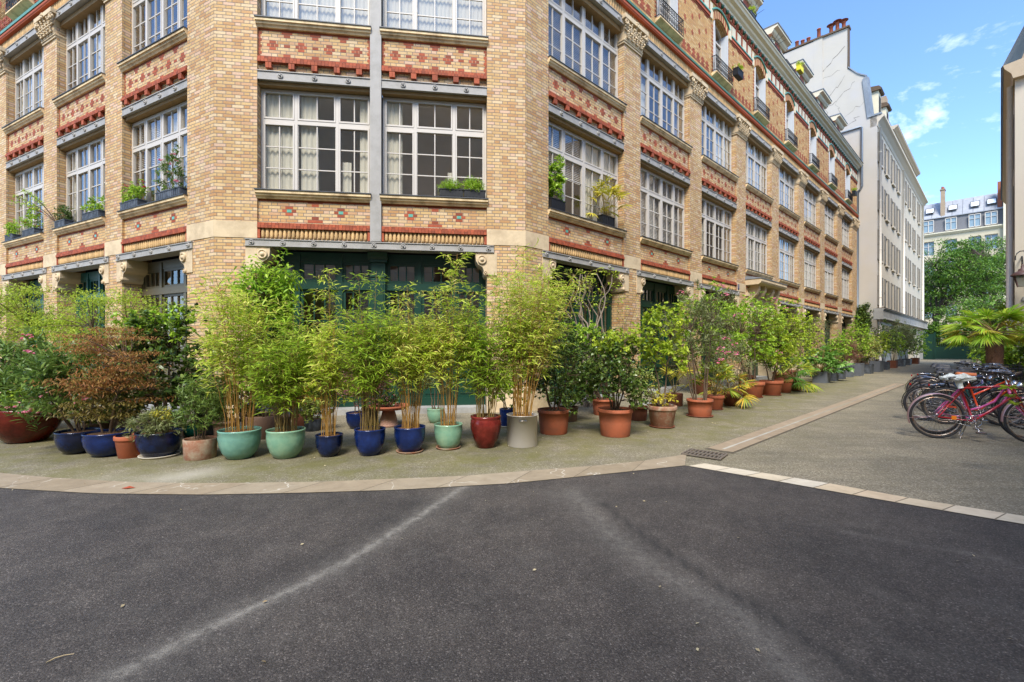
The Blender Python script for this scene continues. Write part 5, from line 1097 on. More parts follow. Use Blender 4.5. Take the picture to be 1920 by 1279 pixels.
t=PT('potted_shrub','leggy lime green shrub in a clay pot on a saucer, right of the rhododendron','potted plant',2.71,8.22); pot(t,'rim',.26,.39,TERRAO,TERRAD)
shrub(t,.35,(.02,.1,1.6),(.5,.45,.72),58,32,.08,.034,LLIME,'rosette',2,.13,tr=.014,base=.02); shrub(t,.35,(0,0,.5),(.24,.22,.14),14,22,.05,.024,LYEL,'rosette',3,.08,tr=.005)
shrub(t,.35,(-.3,.1,.75),(.25,.25,.4),26,34,.03,.02,leaf('variegated_leaf',[(196,196,120),(150,170,80),(120,150,60),(214,210,150)],.3),'blob',3,.09)
t=PT('potted_oleander','tall grey-leaved oleander with pink flowers in a terracotta tub on a saucer','potted plant',3.91,9.47); pot(t,'plastic',.265,.36,TERRA,TERRAD)
shrub(t,.32,(.0,.1,1.82),(.72,.6,.90),84,34,.11,.02,LGREY,'whorl',8,.14,flowers=FPINK,fn=12,tr=.013,base=.12)
GP='palms in clay pots by the tall oleander'
t=PT('potted_palm','green and yellow fan palm on a saucer, just right of the oleander','potted palm',4.68,10.5); pot(t,'rim',.21,.33,TERRA,TERRAD); fans(t,.32,18,.5,.72,.30,18,LPALM,.026)
t=PT('potted_palm','golden drooping fan palm in the dark sloping clay bowl','potted palm',5.36,11.15); pot(t,'wide',.25,.36,TERRAD); fans(t,.34,18,.5,.5,.34,18,leaf('golden_palm_leaf',[(200,160,50),(214,180,70),(160,160,60),(120,146,56)],.3),.028,zl=-.25); shrub(t,.34,(.1,0,1.0),(.55,.5,.7),40,30,.1,.02,LGREY,'whorl',4,.13)
for i,(x,y,lb,m) in enumerate(((6.9,13.05,'bushy bright green citrus in a wide clay bowl, left of the pair of wide bowls',LMID),(7.75,13.6,'bushy lime green citrus in a wide clay bowl, right of the pair of wide bowls',LLIME))):
    t=PT('potted_citrus',lb,'potted tree',x,y); pot(t,'rim',.32,.44,TERRA,TERRAD); shrub(t,.4,((-.25,.1)[i],.1,(1.9,1.75)[i]),((1.0,.9)[i],.85,1.0),130,32,.085,.036,m,'rosette',3,.17,tr=.02,flowers=FPINK if i==0 else None,fn=5,base=.05)
t=PT('potted_palm','green fan palm in the last but one clay pot, fronds over its rim','potted palm',8.62,14.4); pot(t,'rim',.24,.42,TERRA); fans(t,.42,22,.55,.95,.42,18,leaf('deep_palm_leaf',[(84,124,46),(104,146,54),(70,108,40)],.3),.03,zl=-.3); 
t=PT('potted_palm','low fan palm with drooping fronds in the last dark clay pot of the row','potted palm',9.35,15.0); pot(t,'rim',.22,.36,TERRAD,TERRAD); fans(t,.36,16,.5,.5,.40,16,LPALM,.03,zl=-.5); shrub(t,.36,(.1,.1,1.75),(.75,.7,.7),60,28,.085,.036,LLIME,'rosette',3,.16,tr=.014)
# ================================================================ SECOND ROW, behind the bamboos
t=PT('green_maple','bright green japanese maple with a thin dark trunk at the far left, by the wall','maple',-8.85,8.0); pot(t,'cyl',.3,.4,BROWNP); shrub(t,.36,(.0,0,1.75),(.75,.6,.85),70,90,.05,.016,LMAPLE,'pad',2,.15,.22,tr=.022,droop=.4,base=.01)
t=PT('green_maple','second bright green maple, behind the pink oleander and the russet maple','maple',-7.0,7.95); pot(t,'cyl',.3,.4,BROWNP); shrub(t,.36,(-.1,0,1.72),(.85,.6,.85),74,90,.05,.016,LMAPLE,'pad',3,.15,.22,tr=.02,droop=.4,base=.02)
t=PT('camellia_bush','large dark green camellia between the russet maple and the first bamboo','shrub',-5.45,7.1); pot(t,'cyl',.28,.4,GREYD); shrub(t,.36,(0,0,1.05),(.74,.55,.92),130,34,.10,.040,LDARK,'rosette',5,.13,tr=.016); shrub(t,.36,(-.1,0,1.78),(.5,.4,.25),26,28,.085,.034,LMID,'rosette',4,.12,tr=.010)
t=PT('yucca','variegated yucca with stiff yellow-edged blades behind the feathery spurge','yucca',-5.05,7.6); pot(t,'cyl',.22,.8,GREYD); V,T,Q=leaves(np.tile([[0,0,1.45]],(70,1)),rdir(70,-.15,1),.5*rng.uniform(.7,1.1,70),.03,.12,.5); arr('blades',V,T,Q,leaf('yucca_blade',[(150,166,70),(196,194,96),(110,140,56)],.25),t); b=MB(); b.tube([(0,0,.7),(.03,0,1.1),(0,0,1.46)],.035,.03,8); b.build('stem',BARK,t)
t=PT('evergreen_shrub','rounded green shrub hiding the first right-hand plant pots at the pillar foot','shrub',-4.0,7.3); pot(t,'cyl',.25,.35,BROWNP); shrub(t,.3,(0,0,.9),(.5,.4,.55),50,30,.07,.03,LMID,'rosette',4,.12)
t=PT('climbing_bush','tall broad-leaved green bush against the left stone corbel of the corner front','shrub',-4.75,8.75); pot(t,'cyl',.3,.45,GREYD); shrub(t,.4,(0,0,2.35),(.55,.35,.75),64,30,.15,.035,LMID,'blob',3,.2,tr=.03,droop=.45); shrub(t,.4,(0,0,1.3),(.45,.3,.5),40,30,.12,.035,LDARK,'blob',3,.2,tr=.02,droop=.4)
t=PT('brown_pot','square-shouldered brown plastic pot with a white tag, behind the first bamboo','flower pot',-4.52,7.95,0); pot(t,'rim',.22,.30,BROWNP); b=MB(); b.box(.14,.19,-.205,-.200,.14,.22); b.build('tag',WHITE,t)
t=PT('brown_pot','brown plastic pot on the ground to the left of the first bamboo stems','flower pot',-3.95,7.75); pot(t,'rim',.19,.27,BROWNP); 
t=PT('turquoise_pot','small turquoise glazed pot half hidden behind the feathery spurge','flower pot',-5.2,7.4); pot(t,'bowl',.16,.2,GTURQ)
t=PT('lime_shrub','small rounded yellow-green shrub on the ground behind the navy pot','shrub',-3.45,7.9); pot(t,'cyl',.15,.2,GREYD); shrub(t,.15,(0,0,.42),(.32,.3,.26),50,30,.04,.022,leaf('speckled_leaf',[(150,160,60),(110,136,50),(180,180,90)],.35),'rosette',4,.07)
t=PT('plum_maple','plum-leaved japanese maple behind the gap between the navy and blue pots','maple',-2.75,8.1); pot(t,'bowl',.2,.28,GBLUE); shrub(t,.25,(.1,0,.85),(.42,.35,.42),44,60,.045,.018,FPLUM,'pad',3,.1,.5,tr=.010)
t=PT('upturned_pot','dusty pink clay pot standing upside down behind the blue pots','flower pot',-2.25,8.3); pot(t,'upturned',.17,.31,PINKP); t=PT('terracotta_bowl','flat terracotta dish balanced on the upturned pink pot','dish',-2.25,8.3); b=MB(); b.lathe([(.01,0),(.30,0),(.36,.03),(.38,.07),(.34,.07),(.28,.03),(.01,.03)],(0,0,.315),30); b.build('dish',TERRA,t); shrub(t,.36,(0,0,.46),(.3,.25,.09),20,26,.04,.025,LDARK,'rosette',5,.06)
t=PT('grey_bucket','grey plastic bucket with a yellow rim at its foot beside the upturned pot','bucket',-2.62,8.45); b=MB(); b.lathe([(.01,.02),(.12,.02),(.15,.34),(.155,.34),(.14,.33),(.12,.05)],(0,0,0),24); b.build('pail',GREYP,t); b=MB(); b.torus((0,0,.02),.135,.012,'z',24,6); b.build('foot_ring',pbr('yellow_plastic',(206,214,60),.5),t)
t=PT('orange_shrub','orange-leaved plant behind the second bamboo','shrub',-3.9,8.45); pot(t,'cyl',.18,.22,TERRAD); shrub(t,.18,(0,0,.5),(.3,.25,.28),24,26,.09,.03,leaf('orange_leaf',[(200,120,40),(180,140,50),(120,130,50)],.35),'rosette',4,.1)
t=PT('potted_oleander','small sage glazed pot with a forked young oleander by the green glazed door','potted plant',-1.46,8.68); pot(t,'bowl',.165,.27,GSAGE); shrub(t,.24,(0,0,.82),(.26,.22,.28),26,30,.09,.018,LGREY,'whorl',3,.07,tr=.012)
t=PT('potted_shrub','leafy green shrub in a bright blue pot behind the oxblood jar','potted plant',-.08,8.25); pot(t,'cyl',.15,.33,GBLUE,CREAMS); shrub(t,.3,(0,0,.72),(.36,.3,.36),44,30,.06,.026,LMID,'rosette',4,.1)
t=PT('potted_rhododendron','broad rhododendron in a terracotta tub against the wall, behind the two front tubs','potted plant',1.95,9.7); pot(t,'plastic',.25,.34,TERRA); shrub(t,.3,(-.35,0,1.15),(.85,.5,.75),90,32,.08,.034,LDARK,'rosette',6,.14,tr=.014,flowers=None); shrub(t,.3,(-.5,0,1.6),(.6,.4,.35),40,30,.075,.03,LMID,'rosette',4,.13)
t=PT('potted_shrub','small dark pot with a low evergreen tucked left of the clay pot on its saucer','potted plant',2.5,9.0); pot(t,'plastic',.19,.28,TERRAD); shrub(t,.25,(-.05,0,.75),(.4,.35,.4),44,32,.065,.03,LDARK,'rosette',5,.11)
t=PT('wisteria_stem','bare twisting grey climber stems trained over the first lane doorway','climber',1.95,11.1); lines=[]
for i in range(9):
    p=[np.array([rng.normal()*.12,rng.normal()*.08,0.0])]
    for k in range(16): p.append(p[-1]+np.array([rng.normal()*.075,rng.normal()*.03,.20]))
    lines.append(np.array(p))
v,q=polys(lines,.028,.010,6); arr('stems',v,[],q,pbr('grey_bark',(134,120,104),.9,var=.3,scale=20),t,True); shrub(t,.2,(.0,-.1,2.7),(.8,.3,.5),22,16,.06,.03,LLIME,'blob',3,.12)
t=PT('wall_creeper','thin creeper with sparse leaves climbing the second brick pier of the lane','climber',3.25,12.78); V,T,Q=leaves(np.stack([rng.normal(size=160)*.25,rng.normal(size=160)*.05-.05,rng.uniform(.3,2.9,160)],1),rdir(160,-.6,.6),.05,.035,.2,.6); arr('foliage',V,T,Q,LLIME,t); v,q=polys([np.stack([np.cumsum(rng.normal(size=20)*.04),np.full(20,-.03),np.linspace(0,2.9,20)],1) for _ in range(4)],.006,.003,4); arr('stems',v,[],q,BARK,t)
t=PT('yellow_palm','yellow-leaved plant against the lane wall behind the tall oleander','shrub',4.0,11.2); pot(t,'cyl',.2,.3,TERRAD); fans(t,.3,14,.55,.75,.3,10,LYEL,.03)
t=PT('paved_slab','flat concrete slab by the door step behind the oleander tub','slab',3.55,11.1,rad(43)); b=MB().box(-.55,.55,-.3,.3,0,.06); b.build('slab',CONC,t)
# trees in larger tubs along the wall
def wallshrub(name,label,cat,s,off,H,R,mat,style,pm=None,**k):
    p=street(s,off); t=PT(name,label,cat,p.x,p.y,0,'shrubs and small trees along the lane wall'); pot(t,'rim',.3,.45,pm or TERRAD); shrub(t,.4,(0,0,H),R,mat=mat,style=style,**k)
wallshrub('evergreen_tree','round evergreen standing between the oleander and the entrance canopy','small tree',6.6,1.0,1.95,(.95,.75,1.3),LMID,'rosette',n=150,leafs=30,L=.09,W=.036,trunks=3,clump=.17,tr=.02,flowers=FPINK,fn=6)
wallshrub('evergreen_tree','tall bright green bush in front of the entrance portal','small tree',9.6,1.2,1.9,(1.1,.85,1.2),LMID,'rosette',n=160,leafs=28,L=.09,W=.038,trunks=3,clump=.18,tr=.02,flowers=FPINK,fn=6)
wallshrub('evergreen_tree','yellow-green bush with orange tips just past the entrance portal','small tree',12.6,1.4,1.6,(1.1,.85,1.1),LLIME,'rosette',n=150,leafs=28,L=.09,W=.038,trunks=3,clump=.18,tr=.02)
wallshrub('olive_tree','silvery olive tree before the third pier past the portal','olive tree',14.6,1.1,2.1,(.8,.6,.75),LGREY,'blob',n=70,leafs=40,L=.06,W=.016,trunks=2,clump=.2,tr=.022)
wallshrub('olive_tree','second silvery olive farther down the lane, over the large-leaved fatsia','olive tree',17.9,1.3,2.0,(.9,.6,.8),LGREY,'blob',n=80,leafs=40,L=.06,W=.016,trunks=2,clump=.2,tr=.022)
for x_,y_,lb,m_ in ((-6.5,7.15,'low dark evergreen filling the gap behind the russet maple pot',LDARK),(-4.55,7.25,'low dark shrub behind the clay cylinder and the first sage bowl',LDARK),(-8.2,7.9,'low green shrub by the wall behind the oxblood bowl',LMID),(1.1,8.9,'low dark evergreen behind the two front terracotta tubs',LDARK)):
    t=PT('low_shrub',lb,'shrub',x_,y_); pot(t,'plastic',.2,.28,BROWNP); shrub(t,.24,(0,0,.62),(.5,.4,.42),50,32,.08,.034,m_,'rosette',5,.13)
# ================================================================ PLANTERS down the lane
GL2='planters down the lane'
def lanebox(label,s,off,w,h,mat,kind,H,R,leafm,n=60,leafs=26,L=.09,W=.04,**k):
    p=street(s,off); t=thing('planter_box',label,'planter',(p.x,p.y,0),math.atan2(dR.y,dR.x),GL2); planter(t,w,.5,h,mat)
    if kind=='fatsia': fans(t,h,n,R[0],H-h,.30,8,leafm,.10,.008,100,zl=.0); fans(t,h,n//2,R[0]*.8,(H-h)*.6,.28,8,leafm,.09,.008,100,zl=.0)
    else: shrub(t,h*.85,(0,0,H-R[2]*.8),R,n,leafs,L,W,leafm,kind,4,.15,**k)
    return t
LFAT=leaf('fatsia_leaf',[(84,128,52),(112,156,70),(140,176,90),(70,112,48)],.3,.35)
LVAR=leaf('cream_variegated_leaf',[(190,190,110),(212,204,130),(140,160,70),(104,136,60)],.35); LMAR=leaf('maroon_leaf',[(120,70,60),(140,96,84),(96,100,60)],.3)
lanebox('pale grey square planter with big palmate fatsia leaves, nearest of the lane planters',14.47,2.3,.62,.44,GREYP,'fatsia',1.45,(.6,.5,.5),LFAT,30)
lanebox('dark planter smothered by spreading fatsia leaves, second along the lane',15.9,2.3,.5,.42,GREYD,'fatsia',1.3,(.6,.5,.5),LFAT,26)
lanebox('dark grey planter with a lime leafed shrub above it, third along the lane',17.5,2.25,.5,.5,GREYD,'rosette',1.9,(.6,.5,.7),LMID,80)
lanebox('narrow grey planter with maroon foliage, fourth along the lane',19.4,2.2,.55,.5,GREYP,'blob',1.6,(.6,.5,.6),LMAR,60,40,.12,.02)
lanebox('tall grey planter with a bright evergreen shrub, fifth along the lane',21.0,2.3,.9,.62,GREYP,'rosette',2.5,(.8,.6,.9),LMID,100)
lanebox('grey planter with cream variegated shrub, sixth along the lane',23.6,2.3,.8,.5,GREYD,'rosette',1.95,(.85,.6,.7),LVAR,90)
lanebox('long grey planter with a yellow-tipped shrub, seventh along the lane',26.4,2.3,1.3,.62,GREYP,'rosette',2.2,(.9,.6,.8),LLIME,100)
lanebox('dark planter with a broad dark evergreen, eighth along the lane',29.6,2.2,.9,.5,GREYD,'rosette',2.7,(1.1,.7,1.0),LDARK,120)
lanebox('clay coloured planter with a dark shrub, ninth along the lane',32.9,2.2,.8,.5,TERRAD,'rosette',2.5,(1.1,.7,.95),LMID,100)
lanebox('grey planter with tall grey-green shrub beyond the brick facade, tenth along the lane',36.5,2.2,1.0,.5,GREYD,'blob',3.0,(1.3,.8,1.2),LGREY,100,30,.13,.03)
lanebox('grey planter with a dark shrub before the rendered building, eleventh along the lane',40,2.2,1.0,.5,GREYD,'rosette',2.8,(1.3,.8,1.1),LDARK,100,26,.12,.05)
lanebox('last planter of the lane, its green shrub reaching the end wall of the rendered building',44,2.3,1.0,.5,TERRAD,'rosette',2.6,(1.5,.9,1.2),LMID,100,26,.13,.05)
p=street(34.2,.35); t=thing('ivy','dark ivy climbing where the brick facade meets the grey gable','ivy',(p.x,p.y,0)); shrub(t,.1,(0,0,3.2),(.75,.3,1.3),90,30,.13,.08,LDARK,'blob',3,.2,tr=.02); shrub(t,.1,(-.1,0,1.4),(.5,.3,1.2),40,30,.13,.08,LDARK,'blob',3,.2,tr=.02)
# ================================================================ WINDOW BOXES
GW='planted window boxes on the sills'
def wbox(M,x,z,w,label,kind,mat,H=.35,fl=None,pm=None,h=.15,n=26,lean=0,L=.07,W=.02,leafs=26):
    t=thing('window_box',label,'window box',(0,0,0),0,GW); t.matrix_world=M@Matrix.Translation((x,.01,z)); b=MB(); d=.09; b.box(-w/2,w/2,-d,d,0,h); b.box(-w/2-.012,w/2+.012,-d-.012,d+.012,h,h+.02)
    k=int(w/.07)
    for i in range(k): q=-w/2+w*(i+.5)/k; b.box(q-.018,q+.018,-d-.006,-d,.015,h-.01)
    b.build('trough',pm or GREYD,t)
    shrub(t,h,(lean,0,h+H*.5),(w*.5,.14,H*.55),n,leafs,L,W,mat,kind,4,.07,flowers=fl,fn=6,tr=.006,fL=.03); return t
z1=4.695
wbox(WL,-3.2,z1,.80,'long grey box with red-pink blooms, left on the sill nearest the corner pier','rosette',LMID,.42,FRED,n=40); wbox(WL,-1.55,z1,.95,'grey box with tall pink oleander, beside the left corner pier','whorl',LOLE,.85,FPINK,n=34,L=.1,W=.018)
wbox(WL,-6.85,z1,.62,'grey box with long arching stems leaning out, on the second left sill','rosette',LDARK,.5,n=30,lean=-.1); wbox(WL,-5.1,z1,.85,'row of grey pots with low bright green herbs, under the tilted window','rosette',LMID,.35,n=28)
wbox(WL,-10.35,z1,.60,'small grey box with trailing green stems, leftmost sill in view','rosette',LMID,.45,n=26); wbox(WL,-8.9,z1,.85,'grey box with dark red blooms and bushy leaves, right end of the third left sill','rosette',LMID,.6,FRED,n=36)
wbox(WF,4.80,z1,.50,'black box of low rosemary, left of the two on the corner window sill','whorl',LMID,.22,n=30,L=.05,W=.008,pm=BLACK,leafs=60); wbox(WF,5.31,z1,.46,'black box with rosemary and a tall wispy stem, against the right corner pier','whorl',LMID,.34,n=32,L=.055,W=.009,pm=BLACK,leafs=60)
t=wbox(WR,1.02,z1,.50,'black box with a leafy young citrus, on the first sill of the lane front','rosette',LMID,.95,n=34,pm=BLACK,h=.22,L=.10,W=.035); t=wbox(WR,3.05,z1,.55,'black box with yellow palm-like foliage, right end of the first lane sill','blob',LYEL,.3,n=6,pm=BLACK,h=.22); fans(t,.2,22,.5,1.0,.34,12,LYEL,.034)
p=WL@Vector((-7.1,-.05,z1+.12)); t=thing('arching_stems','long bare stems with leaf tufts arching out from the second left sill','plant',tuple(p)); lines=[];P=[]
for i in range(6):
    s=np.linspace(0,1,9)[:,None]; e=np.array([-.55-.3*rng.random(),-.35*rng.random(),.45+.45*rng.random()]); lines.append(s*e+np.array([0,0,.12])*np.sin(s*PI)); P.append(e)
v,q=polys(lines,.007,.003,4); arr('stems',v,[],q,BARK,t); K=np.concatenate([l[4:] for l in lines]); KP=np.repeat(K,9,0)+rng.normal(size=(len(K)*9,3))*.03; V,T,Q=leaves(KP,rdir(len(KP)),.07,.02,.2); arr('foliage',V,T,Q,LMID,t)
for k,(s_,z_,m_,lb) in enumerate(((ATT_R[2]+.75,11.75,BLACK,'black box hung outside an attic railing, over the third lane bay'),(ATT_R[3]-1.5,14.92,GREYD,'dark grey box on the cornice edge beside the spiked guard'),(ATT_R[4]+.4,15.2,pbr('yellow_planter',(214,206,40),.4),'bright yellow planter hung on a dormer railing'),(ATT_R[7]+.2,11.85,BLACK,'black box on the last attic railing of the lane front'))):
    wbox(WR@Matrix.Translation((0,-.38 if k!=1 else -.2,0)),s_,z_,.55,lb,'rosette',LLIME,.25,n=12,pm=m_,h=.25)
# ================================================================ PALM, HEDGE AND TREES
t=thing('palm_tree','fan palm with shaggy brown trunk standing behind the bicycles','palm tree',(14.85,14.0,0),0); b=MB(); b.lathe([(.17,0),(.16,.4),(.19,.9),(.20,1.4),(.17,1.75),(.09,1.95)],(0,0,0),20); b.build('trunk',FIBER,t)
V,T,Q=leaves(np.concatenate([np.stack([.17*np.cos(a),.17*np.sin(a),z],1) for a,z in [(rng.uniform(0,6.28,900),rng.uniform(.1,1.85,900))]]),rdir(900,-1,.1)*np.array([.7,.7,1]),.12,.012,.2); arr('trunk_fibres',V,T,Q,leaf('fibre',[(70,48,40),(96,70,54),(54,38,32)],.1),t)
fans(t,1.9,26,.95,.65,.58,26,leaf('fresh_palm_leaf',[(140,184,48),(166,204,62),(190,200,70),(110,156,44)],.45),.045,.012,95,zl=-.25)
fans(t,1.9,7,.9,.2,.5,22,LYEL,.04,.012,90,zl=-.45)
def hedge(label,s,off,H,R,m,fl=None,n=200,L=.12,W=.03,st='whorl',leafs=34,fn=14):
    p=street(s,off); t=thing('hedge_shrub',label,'shrub',(p.x,p.y,0),0,'shrubs behind the bicycles'); shrub(t,.05,(0,0,H*.52),(R[0],R[1],H*.55),n,leafs,L,W,m,st,6,.2,tr=.02,flowers=fl,fn=fn,base=.2,fL=.06)
hedge('tall pink flowering oleander bush left of the palm',24,7.6,2.75,(1.3,1.3),LOLE,FPINK,fn=26); hedge('dark oleander bush directly behind the palm trunk',20.5,7.9,2.5,(1.3,1.2),LOLE,FPINK,fn=10); hedge('mid green laurel bush right of the palm trunk',17.6,7.75,2.2,(1.2,1.0),LMID,None,st='rosette',W=.045); hedge('dense dark laurel bush at the right picture edge',17.0,8.6,2.0,(1.2,1.1),LDARK,None,st='rosette',W=.045)
hedge('tall leafy climber mass against the corner building drainpipe',27,7.3,3.6,(1.5,.8),LMID,None,st='blob',W=.05,n=160)
for s_,o_,l_ in ((67,2.2,'dark shrub mass behind the left half of the gate'),(68,5.5,'dark shrub mass behind the right half of the gate')): hedge(l_,s_,o_,4.6,(2.6,1.6),LTREE,None,st='blob',W=.12,L=.25,n=170)
def tree(label,x,y,H,cz,R,n,mat=LTREE,tr=.3,lean=(0,0),L=.34,W=.11,leafs=46):
    t=thing('tree',label,'tree',(x,y,0),0,'tall trees at the end of the lane'); C=np.array([lean[0],lean[1],cz]); lines=[]; hubs=[]
    trunk=np.array([[0,0,0],[.05,0,H*.12],[-.1,.05,H*.25],[.1,0,H*.36],[lean[0]*.3,lean[1]*.3,H*.45]]); v1,q1=polys([trunk],tr,tr*.6,8); parts=[(v1,[],q1)]
    for k in range(9):
        a=k*.7*2+rng.random(); e=C+np.array([math.cos(a)*R[0]*.6,math.sin(a)*R[1]*.6,rng.uniform(-.3,.7)*R[2]]); s=np.linspace(0,1,9)[:,None]; st=trunk[2+k%3]; m=(st+e)/2+np.array([0,0,.8]); p=(1-s)**2*st+2*s*(1-s)*m+s*s*e; p[1:-1]+=rng.normal(size=(7,3))*.12; lines.append(p); hubs.append(p[3:])
    v2,q2=polys(lines,tr*.42,.04,6); parts.append((v2,[],q2)); H_=np.concatenate(hubs)
    d=rdir(n,-.8,1); K=C+d*np.array(R)*((.3+.7*rng.random(n)**.55)[:,None])*(1+.25*np.sin(d[:,0:1]*4+x)*np.cos(d[:,2:3]*5)); tw=[]
    for k in K: j=np.argmin(np.linalg.norm(H_-k,axis=1)); a=H_[j]; m=(a+k)/2+np.array([0,0,.2]); s=np.linspace(0,1,4)[:,None]; tw.append((1-s)**2*a+2*s*(1-s)*m+s*s*k)
    v3,q3=polys(tw,.035,.012,4); parts.append((v3,[],q3)); V,T,Q=join(parts); arr('trunk',V,T,Q,pbr('tree_bark',(70,60,50),.9,var=.3,scale=6) if 'tree_bark' not in bpy.data.materials else bpy.data.materials['tree_bark'],t,True)
    P=np.repeat(K,leafs,0); P=P+rng.normal(size=P.shape)*np.array([.5,.5,.2]); V,T,Q=leaves(P,rdir(len(P),-.7,.3),L*rng.uniform(.6,1.2,len(P)),W,.35); arr('crown',V,T,Q,mat,t); return t
def at(px,Y): return ((px-960)/853*Y,Y)
x,y=at(1757,56); tree('large feathery green tree with forked dark trunk beyond the gate',x,y,16,9.6,(4.6,4.2,5.4),260,lean=(2.2,0))
x,y=at(1846,60); tree('second tall green tree rising beside the corner building',x,y,17,11.5,(4.4,4,4.6),230,lean=(.8,0))
x,y=at(1850,46); tree('lower dark green tree in front of the distant block, right of the forked trunk',x,y,8,5.0,(3.4,3,2.4),80,L=.26,W=.1)
x,y=at(1722,66); tree('tree half hidden behind the end of the rendered building',x,y,14,8.5,(4,3.5,5.2),170)
# leafy branch that reaches in at the right picture edge
t=thing('potted_shrub','bright green leaf tufts reaching in front of the nearest bicycle wheel','potted plant',(6.1,4.85,0)); pot(t,'rim',.2,.3,TERRA); K=[(-.66,.12,.90),(-.70,.1,1.00),(-.58,.0,1.02),(-.62,.1,.82),(-.3,0,1.15),(.0,0,1.05),(.1,-.1,.9)]; v,q=polys([np.array([(0,0,.25),(k[0]*.4,k[1]*.4,.6),k]) for k in K],.007,.004,5); arr('stems',v,[],q,BARK,t); K=np.array(K); P=np.repeat(K,11,0); V,T,Q=leaves(P,rdir(len(P),-.1,.7),.085,.032,.15,.6); arr('foliage',V,T,Q,LLIME,t)
# ================================================================ BICYCLES
SAD=pbr('black_saddle',(34,33,34),.5); BAGM=None
def bag():
    k=NT('crumpled_white_bag'); p=k.geo('Position'); g=k.noise(p,14,5,.7); k.col(k.mix(k.ramp(g,[(.4,(0,0,0)),(.7,(1,1,1))]),lin((206,208,200)),lin((176,182,176)))); k.rough(.4); k.bump(g,.012); return k.m
BAGM=bag(); RIMM=pbr('worn_rim',(176,166,154),.35,metal=.8,var=.2,dirt=18,dirtcol=(150,96,56)); SPK=pbr('spoke',(150,150,150),.3,metal=1); ORREF=pbr('orange_reflector',(236,130,30),.3); REDREF=pbr('red_reflector',(190,24,20),.25)
def wheel(par,x,r,rimm,thick=.016,fat=1.0):
    b=MB(); b.torus((x,0,r),r-thick*fat,thick*fat,'y',48,8); t=b.build('tyre',RUBBER,par); 
    q=MB(); q.torus((x,0,r),r-thick*2*fat-.012,.012,'y',48,6,flat=.9); q.build('rim',rimm,t); q=MB()
    for i in range(28):
        a=2*PI*i/28; s=.022 if i%2 else -.022; h=a+(.6 if i%4<2 else -.6); q.tube([(x+.018*math.cos(h),s,r+.018*math.sin(h)),(x+(r-.05)*math.cos(a),0,r+(r-.05)*math.sin(a))],.0014,None,3,False)
    q.tube([(x,-.05,r),(x,.05,r)],.014,None,8); q.build('spokes',SPK,t)
